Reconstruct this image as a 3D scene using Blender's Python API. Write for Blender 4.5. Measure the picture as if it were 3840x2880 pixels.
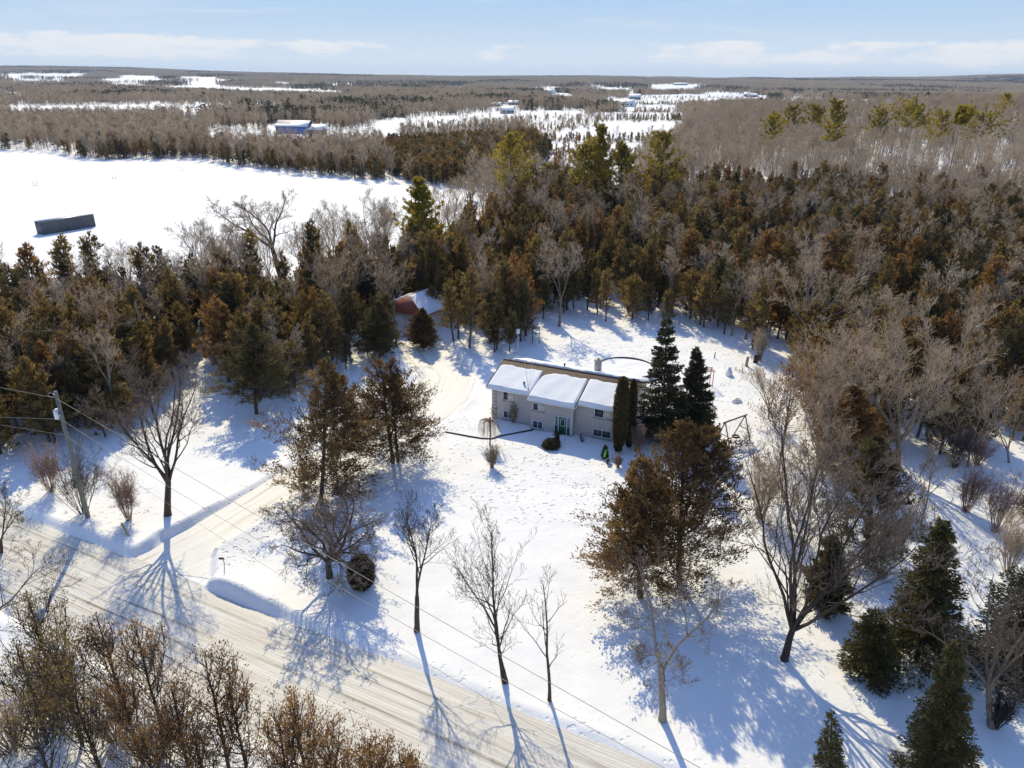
import bpy, math, random
import numpy as np
from mathutils import Vector, Matrix

# ---------------------------------------------------------------- camera, light, exposure
for o in list(bpy.data.objects):
    bpy.data.objects.remove(o)
SC = bpy.context.scene
COL = SC.collection
CF = 2700.0                       # focal length in photo pixels (3840 wide)
PITCH = math.atan((1440 - 296) / CF)
ROLL = math.radians(0.48)
CH = 36.5                         # height of the drone
_X = np.array([1.0, 0, 0]); _F = np.array([0, math.cos(PITCH), -math.sin(PITCH)]); _U = np.array([0, math.sin(PITCH), math.cos(PITCH)])
CR = _X * math.cos(ROLL) + _U * math.sin(ROLL)
CU = _U * math.cos(ROLL) - _X * math.sin(ROLL)
cam_d = bpy.data.cameras.new('camera'); cam = bpy.data.objects.new('camera', cam_d); COL.objects.link(cam)
cam_d.sensor_width = 36.0; cam_d.lens = 36.0 * CF / 3840.0
cam_d.clip_start = 0.5; cam_d.clip_end = 60000.0
M = Matrix(((CR[0], CU[0], -_F[0], 0), (CR[1], CU[1], -_F[1], 0), (CR[2], CU[2], -_F[2], CH), (0, 0, 0, 1)))
cam.matrix_world = M
SC.camera = cam

SUN_AZ, SUN_EL = math.radians(-15.0), math.radians(39.5)
sv = Vector((math.sin(SUN_AZ) * math.cos(SUN_EL), math.cos(SUN_AZ) * math.cos(SUN_EL), math.sin(SUN_EL)))
sd = bpy.data.lights.new('sun', 'SUN'); so = bpy.data.objects.new('sun', sd); COL.objects.link(so)
sd.energy = 3.6; sd.angle = math.radians(0.53); sd.color = (1.0, 0.88, 0.58)
so.rotation_euler = sv.to_track_quat('Z', 'Y').to_euler(); so.location = (0, 0, 200)

W = bpy.data.worlds.new('World'); SC.world = W; W.use_nodes = True
nt = W.node_tree; nt.nodes.clear()
def N(t, **kw):
    n = nt.nodes.new(t)
    for k, v in kw.items():
        if k.startswith('i_'):
            key = k[2:]; key = int(key) if key.isdigit() else key
            n.inputs[key].default_value = v
        else: setattr(n, k, v)
    return n
def L(a, b): nt.links.new(a, b)
def math_(op, a, b=None, c=None):
    n = nt.nodes.new('ShaderNodeMath'); n.operation = op
    for i, v in enumerate((a, b, c)):
        if v is None: continue
        if hasattr(v, 'is_output') or isinstance(v, bpy.types.NodeSocket): L(v, n.inputs[i])
        else: n.inputs[i].default_value = v
    return n.outputs[0]
def smooth(v, a, b):
    n = nt.nodes.new('ShaderNodeMapRange'); n.interpolation_type = 'SMOOTHSTEP'
    L(v, n.inputs[0]); n.inputs[1].default_value = a; n.inputs[2].default_value = b
    return n.outputs[0]
def ramp_(fac, stops):
    r = N('ShaderNodeValToRGB'); cr = r.color_ramp
    while len(cr.elements) < len(stops): cr.elements.new(0.5)
    for e, (q, c) in zip(cr.elements, stops): e.position = q; e.color = (*c, 1)
    L(fac, r.inputs[0]); return r.outputs[0]
out = N('ShaderNodeOutputWorld'); bg = N('ShaderNodeBackground')
sky = N('ShaderNodeTexSky', sky_type='NISHITA', sun_disc=False, sun_elevation=SUN_EL, sun_rotation=SUN_AZ,
        altitude=200.0, air_density=1.0, dust_density=0.6, ozone_density=2.2)
tc = N('ShaderNodeTexCoord')
sx = N('ShaderNodeSeparateXYZ'); L(tc.outputs['Generated'], sx.inputs[0])
az = math_('ARCTAN2', sx.outputs[0], sx.outputs[1])
el = math_('ARCSINE', sx.outputs[2])
# cumulus low on the horizon
def cvec(ka, ke, off):
    c = N('ShaderNodeCombineXYZ'); L(math_('MULTIPLY', az, ka), c.inputs[0]); L(math_('MULTIPLY', el, ke), c.inputs[1]); c.inputs[2].default_value = off
    return c.outputs[0]
n1 = N('ShaderNodeTexNoise', i_Scale=1.0, i_Detail=8.0, i_Roughness=0.6); L(cvec(13.0, 44.0, 3.3), n1.inputs['Vector'])
big = N('ShaderNodeTexNoise', i_Scale=1.0, i_Detail=2.0); L(cvec(3.1, 14.0, 11.7), big.inputs['Vector'])
band = math_('MULTIPLY', smooth(el, 0.004, 0.024), math_('SUBTRACT', 1.0, smooth(el, 0.036, 0.056)))
dens = math_('ADD', math_('MULTIPLY', n1.outputs[0], 0.75), math_('MULTIPLY', big.outputs[0], 0.6))
dens = math_('ADD', dens, math_('MULTIPLY', math_('SUBTRACT', band, 1.0), 0.35))
dens = math_('ADD', dens, math_('MULTIPLY', math_('ADD', smooth(az, 0.03, 0.25), math_('SUBTRACT', 1.0, smooth(az, -0.52, -0.38))), 0.10))
cum = smooth(dens, 0.67, 0.80)
n2 = N('ShaderNodeTexNoise', i_Scale=1.0, i_Detail=5.0, i_Roughness=0.6, i_Distortion=0.6); L(cvec(3.2, 30.0, 8.1), n2.inputs['Vector'])
cir = math_('MULTIPLY', smooth(n2.outputs[0], 0.48, 0.75), math_('MULTIPLY', smooth(el, 0.03, 0.075), 0.45))
cl = math_('MAXIMUM', math_('MULTIPLY', cum, 0.92), cir)
tint = N('ShaderNodeMix', data_type='RGBA', blend_type='MULTIPLY'); tint.inputs[0].default_value = 1.0
L(sky.outputs[0], tint.inputs[6]); tint.inputs[7].default_value = (0.82, 0.99, 1.30, 1)
# the pale veil along the horizon, deepening to clear blue higher up
veil = ramp_(math_('MULTIPLY', el, 4.0), [(0.0, (4.35, 4.75, 5.2)), (0.10, (3.95, 4.5, 5.15)), (0.24, (3.05, 3.95, 4.95)), (0.36, (2.5, 3.55, 4.9)), (0.55, (2.0, 3.3, 5.2)), (1.0, (1.9, 3.3, 5.8))])
hz = N('ShaderNodeMix', data_type='RGBA'); L(math_('SUBTRACT', 1.0, smooth(el, 0.05, 0.6)), hz.inputs[0]); L(tint.outputs[2], hz.inputs[6]); L(veil, hz.inputs[7])
mx = N('ShaderNodeMix', data_type='RGBA'); L(cl, mx.inputs[0]); L(hz.outputs[2], mx.inputs[6]); mx.inputs[7].default_value = (5.0, 5.05, 5.15, 1)
L(mx.outputs[2], bg.inputs[0]); bg.inputs[1].default_value = 0.15
L(bg.outputs[0], out.inputs[0])

SC.view_settings.view_transform = 'Standard'; SC.view_settings.look = 'None'
SC.view_settings.gamma = 1.0; SC.view_settings.use_curve_mapping = False
SC.view_settings.exposure = 0.25
SC.render.engine = 'CYCLES'
SC.cycles.max_bounces = 6; SC.cycles.diffuse_bounces = 4; SC.cycles.glossy_bounces = 2; SC.cycles.transmission_bounces = 3
SC.cycles.volume_bounces = 0; SC.cycles.transparent_max_bounces = 4
SC.cycles.use_denoising = True
SC.cycles.caustics_reflective = False; SC.cycles.caustics_refractive = False

# ---------------------------------------------------------------- measuring: photo pixel <-> ground
def ray(px, py): return _F + CR * (px - 1920) / CF - CU * (py - 1440) / CF
K = 3840 / 2212.0                 # the photo was measured on a 2212-pixel wide copy
def proj(P):
    P = np.asarray(P, float); v = P - np.array([0, 0, CH]); zz = v @ _F
    zs = np.where(np.abs(zz) < 1e-3, 1e-3, zz)
    return np.stack([(1920 + CF * (v @ CR) / zs) / K, (1440 - CF * (v @ CU) / zs) / K, zz], -1)

def sstep(a, b, x):
    t = np.clip((x - a) / (b - a), 0, 1); return t * t * (3 - 2 * t)
_nr = np.random.RandomState(7)
_wav = [(_nr.uniform(-1, 1), _nr.uniform(-1, 1), _nr.uniform(0, 6.28)) for _ in range(10)]
def wobble(x, y, s):
    z = 0
    for a, b, c in _wav[:6]: z = z + np.sin((a * x + b * y) / s * 2.2 + c)
    return z / 6
_vt = _nr.rand(256, 256)
def vnoise(x, y, s):
    x = np.asarray(x) / s + 400; y = np.asarray(y) / s + 400; i = np.floor(x).astype(int); j = np.floor(y).astype(int); f = x - i; g = y - j
    f = f * f * (3 - 2 * f); g = g * g * (3 - 2 * g); t = lambda a, b: _vt[a % 256, b % 256]
    return (t(i, j) * (1 - f) + t(i + 1, j) * f) * (1 - g) + (t(i, j + 1) * (1 - f) + t(i + 1, j + 1) * f) * g - 0.5
def seg_dist(x, y, pts):
    """distance to a polyline and the position along it"""
    best = np.full(np.shape(x), 1e9); al = np.zeros(np.shape(x)); acc = 0
    for (x0, y0), (x1, y1) in zip(pts[:-1], pts[1:]):
        dx, dy = x1 - x0, y1 - y0; l = math.hypot(dx, dy)
        t = np.clip(((x - x0) * dx + (y - y0) * dy) / (l * l), 0, 1)
        d = np.hypot(x - x0 - t * dx, y - y0 - t * dy)
        m = d < best; best = np.where(m, d, best); al = np.where(m, acc + t * l, al); acc += l
    return best, al
def at0(vx, vy, z=0.0):
    d = ray(vx * K, vy * K); t = (z - CH) / d[2]
    return np.array([d[0] * t, d[1] * t, z])
# the road: its house side edge runs through these two points
_ra, _rb = at0(250, 1195)[:2], at0(1187, 1569)[:2]
RD = (_rb - _ra) / np.linalg.norm(_rb - _ra); RN = np.array([RD[1], -RD[0]])     # RN points to the camera side
if RN[1] > 0: RN = -RN
ROADW = 8.6
DRIVE = [tuple(at0(*p)[:2]) for p in ((352, 1236), (402, 1186), (575, 1078), (680, 1010), (790, 950), (880, 905), (945, 858), (965, 815), (925, 770), (905, 735))]
DHW = 2.1
def carve(x, y):
    """signed distance to the ploughed surfaces (negative inside)"""
    s = (x - _ra[0]) * RN[0] + (y - _ra[1]) * RN[1]
    a = (x - _ra[0]) * RD[0] + (y - _ra[1]) * RD[1]
    road = np.maximum(-s, s - ROADW)
    dd, al = seg_dist(x, y, DRIVE)
    w = DHW + 2.2 * np.clip(1 - al / 6.0, 0, 1) ** 2
    w = w + 1.6 * sstep(22, 30, al)
    return road, dd - w, s, a, al
_corner = at0(512, 1303)[:2]
def far_h(x, y):
    A = np.interp(x / np.maximum(y, 800.0) * 7000, [-4600, -2300, 0, 2600, 4600], [86, 68, 40, 54, 84])
    A = A + 6 * np.sin(x / 800.0 + 1) + 4 * np.sin(x / 310.0) + 22 * vnoise(x, y, 1300.0) + 14 * vnoise(x + 900, y, 420.0)
    r = sstep(1900, 7200, y) * A
    r = r + 15.0 * np.exp(-(((x - 430) / 260) ** 2 + ((y - 640) / 240) ** 2))
    return r
def height(x, y):
    x = np.asarray(x, float); y = np.asarray(y, float)
    road, drv, s, a, al = carve(x, y)
    d = np.minimum(road, drv)
    d = d + 0.22 * vnoise(x + 20, y + 7, 2.3) * (d > -1)
    near = (np.abs(x) < 90) & (y < 160)
    outside = sstep(-0.15, 0.85, d)
    # banks: tall by the mouth of the driveway, low along the rest of the road
    k1 = np.exp(-np.maximum(0, np.hypot(x - _corner[0], y - _corner[1]) - 2.6) / 2.2)
    m = at0(290, 1190); k2 = np.exp(-np.maximum(0, np.hypot(x - m[0], y - m[1]) - 6) / 5.0)
    b = at0(960, 775); k3 = np.exp(-(np.hypot(x - b[0], y - b[1]) / 6.5) ** 4)
    amp = 0.10 + 0.06 * wobble(x, y, 3.0) + 0.38 * k1 + 0.36 * k2 + 0.6 * k3
    amp = np.where(s > ROADW / 2, 0.25, amp)
    yard = 0.12 + 0.10 * wobble(x, y, 14) + 0.05 * wobble(y, x, 4.0) + 0.10 * vnoise(x, y, 3.0) + 0.45 * np.exp(-d / 9.0) * (amp - 0.12) / 0.6
    rough = 0.30 * vnoise(x, y, 2.6) + 0.10 * vnoise(x + 50, y, 1.3)
    crest = amp * np.exp(-np.clip(d - 0.6, 0, 99) / 1.0) * (1 + 2.4 * rough)
    z = outside * (yard + crest) + (1 - outside) * (-0.05)
    z = np.where(near, z, yard * 0.6)
    # house bed: snow kept low against the front wall
    return z + far_h(x, y)
def H1(x, y): return float(height(np.array([x]), np.array([y]))[0])
def ground(vx, vy):
    """where the sight line through a photo point meets the terrain"""
    d = ray(vx * K, vy * K); t = np.geomspace(20, 14000, 4000)
    X, Y, Z = d[0] * t, d[1] * t, CH + d[2] * t
    under = np.nonzero(Z < height(X, Y))[0]
    i = under[0] if len(under) else 3999
    return np.array([X[i], Y[i], H1(X[i], Y[i])])
def tall(base, vy):
    """height that puts the top of a thing standing at base on photo row vy"""
    lo, hi = 0.0, 60.0
    for _ in range(40):
        m = (lo + hi) / 2
        if proj(np.array([base[0], base[1], base[2] + m]))[1] > vy: lo = m
        else: hi = m
    return lo
def inpoly(x, y, poly):
    r = np.zeros(np.shape(x), bool); n = len(poly)
    for i in range(n):
        x0, y0 = poly[i]; x1, y1 = poly[(i + 1) % n]
        if y0 == y1: continue
        c = (y0 > y) != (y1 > y)
        r ^= c & (x < (x1 - x0) * (y - y0) / (y1 - y0) + x0)
    return r

# ---------------------------------------------------------------- mesh helpers
def cross(a, b):
    return np.stack([a[..., 1] * b[..., 2] - a[..., 2] * b[..., 1], a[..., 2] * b[..., 0] - a[..., 0] * b[..., 2], a[..., 0] * b[..., 1] - a[..., 1] * b[..., 0]], -1)
class MB:
    def __init__(self): self.v = []; self.t = []; self.m = []; self.c = []; self.n = 0
    def add(self, v, t, mat=0, tint=0.5):
        v = np.asarray(v, float).reshape(-1, 3); t = np.asarray(t, int).reshape(-1, 3)
        self.v.append(v); self.t.append(t + self.n); self.n += len(v)
        self.m.append(np.full(len(t), mat, int))
        self.c.append(np.broadcast_to(np.asarray(tint, float), (len(t),)).copy())
    def quad(self, a, b, c, d, mat=0): self.add([a, b, c, d], [[0, 1, 2], [0, 2, 3]], mat)
    def box(self, lo, hi, mat=0, fr=None):
        x0, y0, z0 = lo; x1, y1, z1 = hi
        v = np.array([(x, y, z) for z in (z0, z1) for x, y in ((x0, y0), (x1, y0), (x1, y1), (x0, y1))], float)
        if fr is not None: v = fr(v)
        q = [(0, 3, 2, 1), (4, 5, 6, 7), (0, 1, 5, 4), (1, 2, 6, 5), (2, 3, 7, 6), (3, 0, 4, 7)]
        self.add(v, [t for a, b, c, d in q for t in ((a, b, c), (a, c, d))], mat)
    def tube(self, pts, rad, sides=6, mat=0, tint=0.5, cap=False):
        pts = np.asarray(pts, float); n = len(pts); rad = np.broadcast_to(np.asarray(rad, float), (n,))
        d = np.empty_like(pts); d[1:-1] = pts[2:] - pts[:-2]; d[0] = pts[1] - pts[0]; d[-1] = pts[-1] - pts[-2]; d /= np.linalg.norm(d, axis=1)[:, None] + 1e-9
        ref = np.array([0.31, 0.95, 0.05]) if abs(d[:, 2]).mean() > 0.7 else np.array([0.05, 0.1, 1.0])
        u = cross(d, ref); u /= np.linalg.norm(u, axis=1)[:, None] + 1e-9; w = cross(d, u)
        a = np.arange(sides) * 2 * math.pi / sides
        ring = pts[:, None] + rad[:, None, None] * (np.cos(a)[None, :, None] * u[:, None] + np.sin(a)[None, :, None] * w[:, None])
        i = np.arange(n - 1)[:, None] * sides; j = np.arange(sides)[None]; k = (j + 1) % sides
        A, B, C, D = i + j, i + k, i + sides + k, i + sides + j
        t = np.concatenate([np.stack([A, B, C], -1).reshape(-1, 3), np.stack([A, C, D], -1).reshape(-1, 3)])
        if cap:
            e = (n - 1) * sides
            t = np.concatenate([t, [[e, e + q, e + q + 1] for q in range(1, sides - 1)], [[0, q + 1, q] for q in range(1, sides - 1)]])
        self.add(ring.reshape(-1, 3), t, mat, tint)
    def cones(self, p, q, r, mat=0, tint=0.5):
        """many thin three-sided spikes from p to q"""
        p = np.asarray(p, float).reshape(-1, 3); q = np.asarray(q, float).reshape(-1, 3); n = len(p)
        if n == 0: return
        d = q - p; d /= np.linalg.norm(d, axis=1)[:, None] + 1e-9
        ref = np.where(np.abs(d[:, 2:3]) > 0.8, np.array([[1.0, 0, 0]]), np.array([[0, 0, 1.0]]))
        u = cross(d, ref); u /= np.linalg.norm(u, axis=1)[:, None] + 1e-9; w = cross(d, u)
        r = np.broadcast_to(np.asarray(r, float), (n,))[:, None]
        vs = np.stack([p + r * u, p + r * (-0.5 * u + 0.87 * w), p + r * (-0.5 * u - 0.87 * w), q], 1)
        b = np.arange(n)[:, None, None] * 4
        t = (b + np.array([[0, 1, 3], [1, 2, 3], [2, 0, 3]])[None]).reshape(-1, 3)
        self.add(vs.reshape(-1, 3), t, mat, np.repeat(np.broadcast_to(tint, (n,)), 3))
    def leaves(self, c, d, ln, wd, rs, mat=1, tint=0.5):
        """many narrow sprays (two triangles each) growing from c along d"""
        n = len(c)
        if n == 0: return
        d = d / (np.linalg.norm(d, axis=1)[:, None] + 1e-9)
        u = cross(d, rs.normal(size=(n, 3))); u /= np.linalg.norm(u, axis=1)[:, None] + 1e-9
        w = cross(d, u)
        ln = np.broadcast_to(ln, (n,))[:, None]; wd = np.broadcast_to(wd, (n,))[:, None]
        mid = c + d * ln * 0.55
        vs = np.stack([c, mid + u * wd * 0.5, c + d * ln + w * wd * 0.25, mid - u * wd * 0.5 + w * wd * 0.2], 1)
        b = np.arange(n)[:, None, None] * 4
        t = (b + np.array([[0, 1, 2], [0, 2, 3]])[None]).reshape(-1, 3)
        self.add(vs.reshape(-1, 3), t, mat, np.repeat(np.broadcast_to(tint, (n,)), 2))
    def mesh(self, name, mats, smooth_=False, only=None):
        v = np.concatenate(self.v); t = np.concatenate(self.t); m = np.concatenate(self.m); c = np.concatenate(self.c)
        if only is not None:
            k = m == only; t = t[k]; c = c[k]; m = np.zeros(len(t), int)
            used, inv = np.unique(t.reshape(-1), return_inverse=True); v = v[used]; t = inv.reshape(-1, 3)
        me = bpy.data.meshes.new(name)
        me.vertices.add(len(v)); me.vertices.foreach_set('co', v.astype(np.float32).reshape(-1))
        me.loops.add(len(t) * 3); me.loops.foreach_set('vertex_index', t.astype(np.int32).reshape(-1))
        me.polygons.add(len(t)); me.polygons.foreach_set('loop_start', np.arange(0, len(t) * 3, 3, dtype=np.int32))
        for mt in mats: me.materials.append(mt)
        me.polygons.foreach_set('material_index', m.astype(np.int32))
        if smooth_: me.polygons.foreach_set('use_smooth', np.ones(len(t), bool))
        at = me.attributes.new('tint', 'FLOAT', 'FACE'); at.data.foreach_set('value', c.astype(np.float32))
        me.update(calc_edges=True); me.validate()
        return me
def link(name, me, parent=None):
    o = bpy.data.objects.new(name, me); COL.objects.link(o)
    if parent is not None: o.parent = parent
    return o
def tag(o, label=None, cat=None, group=None, kind=None):
    if label: o['label'] = label
    if cat: o['category'] = cat
    if group: o['group'] = group
    if kind: o['kind'] = kind
    return o
def thing(name, loc, label, cat, group=None, rz=0.0):
    o = bpy.data.objects.new(name, None); COL.objects.link(o); o.empty_display_size = 0.2
    o.location = tuple(float(q) for q in loc); o.rotation_euler = (0, 0, rz)
    return tag(o, label, cat, group)

# ---------------------------------------------------------------- materials
def new_mat(name):
    global nt
    m = bpy.data.materials.new(name); m.use_nodes = True; nt = m.node_tree
    return m, nt.nodes['Principled BSDF'], nt.nodes['Material Output']
def ramp(fac, stops):
    r = N('ShaderNodeValToRGB'); cr = r.color_ramp
    while len(cr.elements) < len(stops): cr.elements.new(0.5)
    for e, (p, c) in zip(cr.elements, stops): e.position = p; e.color = (*c, 1)
    L(fac, r.inputs[0]); return r.outputs[0]
def noise(scale, detail=4.0, rough=0.55, vec=None, out_=0):
    n = N('ShaderNodeTexNoise', i_Scale=scale, i_Detail=detail, i_Roughness=rough)
    if vec is None:
        t = N('ShaderNodeTexCoord'); vec = t.outputs['Object']
    L(vec, n.inputs['Vector']); return n.outputs[out_]
def gpos(): return N('ShaderNodeNewGeometry').outputs['Position']
def bump(b, hgt, strength, dist):
    n = N('ShaderNodeBump'); n.inputs['Strength'].default_value = strength; n.inputs['Distance'].default_value = dist
    L(hgt, n.inputs['Height']); L(n.outputs[0], b.inputs['Normal']); return n
def plain(name, col, rough=0.7, var=0.12, scale=6.0, metal=0.0, bmp=0.0):
    m, b, o = new_mat(name)
    f = noise(scale, 5)
    lo = tuple(c * (1 - var) for c in col); hi = tuple(min(1, c * (1 + var)) for c in col)
    L(ramp(f, [(0.3, lo), (0.7, hi)]), b.inputs['Base Color'])
    b.inputs['Roughness'].default_value = rough; b.inputs['Metallic'].default_value = metal
    if bmp: bump(b, f, bmp, 0.02)
    return m
def foliage(name, c0, c1, c2, trans=0.35):
    m, b, o = new_mat(name)
    a = N('ShaderNodeAttribute', attribute_name='tint')
    oi = N('ShaderNodeObjectInfo')
    f = math_('ADD', math_('MULTIPLY', a.outputs['Fac'], 0.7), math_('MULTIPLY', oi.outputs['Random'], 0.3))
    col = ramp(f, [(0.1, c0), (0.5, c1), (0.95, c2)])
    L(col, b.inputs['Base Color']); b.inputs['Roughness'].default_value = 0.65
    b.inputs['Specular IOR Level'].default_value = 0.25
    tr = N('ShaderNodeBsdfTranslucent'); L(col, tr.inputs[0])
    ms = N('ShaderNodeMixShader'); ms.inputs[0].default_value = trans
    L(b.outputs[0], ms.inputs[1]); L(tr.outputs[0], ms.inputs[2]); L(ms.outputs[0], o.inputs[0])
    return m
def bark(name, c0, c1, sc=4.0):
    m, b, o = new_mat(name)
    tcn = N('ShaderNodeTexCoord'); mp = N('ShaderNodeMapping'); mp.inputs['Scale'].default_value = (sc * 2, sc * 2, sc * 0.5)
    L(tcn.outputs['Object'], mp.inputs[0])
    f = noise(1.5, 6, 0.65, mp.outputs[0])
    oi = N('ShaderNodeObjectInfo'); g = math_('ADD', f, math_('MULTIPLY', math_('SUBTRACT', oi.outputs['Random'], 0.5), 0.25))
    L(ramp(g, [(0.3, c0), (0.7, c1)]), b.inputs['Base Color']); b.inputs['Roughness'].default_value = 0.9
    b.inputs['Specular IOR Level'].default_value = 0.15
    bump(b, f, 0.5, 0.03)
    return m
def snow_mat(name, tread):
    m, b, o = new_mat(name)
    p = gpos()
    big_ = noise(0.35, 4, 0.5, p); mid = noise(1.6, 5, 0.6, p); fine = noise(14.0, 3, 0.6, p)
    b.inputs['Base Color'].default_value = (0.86, 0.86, 0.87, 1)
    L(ramp(big_, [(0.3, (0.85, 0.835, 0.80)), (0.7, (0.90, 0.885, 0.85))]), b.inputs['Base Color'])
    b.inputs['Roughness'].default_value = 0.75; b.inputs['Specular IOR Level'].default_value = 0.2
    hgt = math_('ADD', math_('MULTIPLY', big_, 0.40), math_('ADD', math_('MULTIPLY', mid, 0.08), math_('MULTIPLY', fine, 0.02)))
    if tread:
        a = N('ShaderNodeAttribute', attribute_name='tread')
        mp = N('ShaderNodeMapping'); mp.inputs['Scale'].default_value = (1.0, 1.0, 0.2); L(p, mp.inputs[0])
        vo = N('ShaderNodeTexVoronoi', i_Scale=2.3, i_Randomness=1.0); L(mp.outputs[0], vo.inputs['Vector'])
        pit = math_('SUBTRACT', 1.0, smooth(vo.outputs['Distance'], 0.20, 0.36))
        def trail(sc, w_):
            return math_('SUBTRACT', 1.0, smooth(math_('ABSOLUTE', math_('SUBTRACT', noise(sc, 3, 0.6, p), 0.5)), w_ * 0.6, w_))
        keep = math_('MAXIMUM', trail(0.22, 0.025), math_('MAXIMUM', trail(0.41, 0.02), math_('MULTIPLY', smooth(noise(0.6, 4, 0.65, p), 0.60, 0.64), 0.8)))
        lump = noise(3.2, 4, 0.6, p)
        rr = math_('SUBTRACT', math_('MULTIPLY', lump, 0.42), math_('MULTIPLY', math_('MULTIPLY', pit, keep), 2.0))
        hgt = math_('ADD', hgt, math_('MULTIPLY', rr, a.outputs['Fac']))
    bump(b, hgt, 0.75, 0.42)
    return m
MAT = {}
MAT['snow'] = snow_mat('snow', True)
MAT['snowcap'] = snow_mat('snow_cap', False)
MAT['bark'] = bark('dark_bark', (0.045, 0.034, 0.027), (0.125, 0.096, 0.075))
MAT['bark_grey'] = bark('grey_bark', (0.15, 0.12, 0.09), (0.33, 0.27, 0.205))
MAT['bark_pale'] = bark('pale_bark', (0.16, 0.13, 0.10), (0.36, 0.30, 0.235))
MAT['bark_red'] = bark('cedar_bark', (0.055, 0.036, 0.026), (0.15, 0.105, 0.078))
MAT['twig'] = bark('grey_twigs', (0.34, 0.25, 0.16), (0.60, 0.46, 0.31))
MAT['twig_mid'] = bark('brown_twigs', (0.115, 0.085, 0.065), (0.26, 0.20, 0.15))
MAT['twig_pale'] = bark('pale_twigs', (0.36, 0.285, 0.205), (0.58, 0.47, 0.35))
MAT['twig_dark'] = bark('dark_twigs', (0.065, 0.045, 0.036), (0.16, 0.115, 0.09))
MAT['twig_red'] = bark('russet_twigs', (0.20, 0.125, 0.09), (0.38, 0.25, 0.18))
MAT['cedar'] = foliage('cedar_spray', (0.072, 0.052, 0.019), (0.245, 0.164, 0.055), (0.47, 0.315, 0.102), 0.45)
MAT['cedar_rust'] = foliage('rusty_cedar_spray', (0.095, 0.052, 0.020), (0.29, 0.152, 0.050), (0.50, 0.27, 0.085), 0.46)
MAT['cedar_brown'] = foliage('brown_cedar_spray', (0.055, 0.036, 0.017), (0.20, 0.122, 0.047), (0.42, 0.26, 0.09), 0.42)
MAT['cedar_green'] = foliage('dark_cedar_spray', (0.036, 0.032, 0.015), (0.115, 0.092, 0.037), (0.22, 0.17, 0.065), 0.38)
MAT['spruce'] = foliage('spruce_needles', (0.020, 0.021, 0.010), (0.062, 0.060, 0.024), (0.14, 0.125, 0.045), 0.32)
MAT['spruce_olive'] = foliage('olive_spruce_needles', (0.040, 0.040, 0.015), (0.105, 0.092, 0.030), (0.20, 0.165, 0.05), 0.38)  # lighter olive needles, a separate colour from the dark spruces
MAT['pine'] = foliage('pine_needles', (0.13, 0.11, 0.016), (0.38, 0.29, 0.040), (0.66, 0.50, 0.07), 0.5)
MAT['weep'] = MAT['twig_red']

# ---------------------------------------------------------------- terrain
def axis(lo, hi, step, far, first=None, g=1.11):
    a = list(np.arange(lo, hi + 1e-6, step)); s = step
    x = hi
    while x < far[1]:
        s *= g; x += s; a.append(x)
    s = step; x = lo
    pre = []
    while x > far[0]:
        s *= g; x -= s; pre.append(x)
    return np.array(pre[::-1] + a)
gx = axis(-50, 50, 0.27, (-15000, 15000)); gy = axis(27, 98, 0.27, (-60, 15000), g=1.06)
XX, YY = np.meshgrid(gx, gy)
ZZ = height(XX, YY)
nx, ny = len(gx), len(gy)
me = bpy.data.meshes.new('snow_ground')
me.vertices.add(nx * ny); me.vertices.foreach_set('co', np.stack([XX, YY, ZZ], -1).astype(np.float32).reshape(-1))
ii = (np.arange(ny - 1)[:, None] * nx + np.arange(nx - 1)[None]).reshape(-1)
qq = np.stack([ii, ii + 1, ii + nx + 1, ii + nx], -1)
me.loops.add(qq.size); me.loops.foreach_set('vertex_index', qq.astype(np.int32).reshape(-1))
me.polygons.add(len(qq)); me.polygons.foreach_set('loop_start', np.arange(0, qq.size, 4, dtype=np.int32))
me.polygons.foreach_set('use_smooth', np.ones(len(qq), bool))
pv = proj(np.stack([XX, YY, ZZ], -1).reshape(-1, 3))
TREADS = [([(985, 965), (1180, 960), (1330, 1010), (1280, 1130), (1100, 1125), (985, 1110), (960, 1030)], 0.85),
          ([(1560, 740), (1700, 800), (1660, 1000), (1560, 1080), (1540, 900)], 0.9),
          ([(590, 1010), (640, 1040), (420, 1180), (380, 1150)], 0.8), ([(430, 1160), (560, 1110), (590, 1200), (500, 1240)], 0.6),
          ([(880, 740), (1100, 720), (1350, 660), (1560, 740), (1520, 790), (1150, 770), (900, 800)], 0.55),
          ([(900, 940), (1010, 880), (1060, 930), (960, 950)], 0.8), ([(0, 900), (330, 900), (330, 1120), (120, 1160), (0, 1130)], 0.3)]
tr = np.full(nx * ny, 0.025); jr = np.random.RandomState(3)
jx = 16 * vnoise(XX, YY, 2.3).reshape(-1); jy = 16 * vnoise(YY, XX, 2.9).reshape(-1)
for pl, a in TREADS:
    acc = 0
    for q in range(8):
        ox, oy = jr.uniform(-16, 16), jr.uniform(-12, 12); acc = acc + inpoly(pv[:, 0] + ox + jx, pv[:, 1] + oy + jy, pl) / 8.0
    acc = np.where(pv[:, 2] > 1, acc, 0) * np.clip(0.75 + 1.1 * vnoise(XX, YY, 4.0).reshape(-1), 0.15, 1.2); tr = np.maximum(tr, a * acc)
rd_, dr_, s_, a_, al_ = carve(XX.reshape(-1), YY.reshape(-1))
dd_ = np.minimum(rd_, dr_)
tr = np.maximum(tr * 0.75, 0.08 * np.exp(-((dd_ - 0.9) / 0.8) ** 2))
at_ = me.attributes.new('tread', 'FLOAT', 'POINT'); at_.data.foreach_set('value', tr.astype(np.float32))
me.materials.append(MAT['snow']); me.update(calc_edges=True)
tag(link('snow_ground', me), kind='structure')

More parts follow.
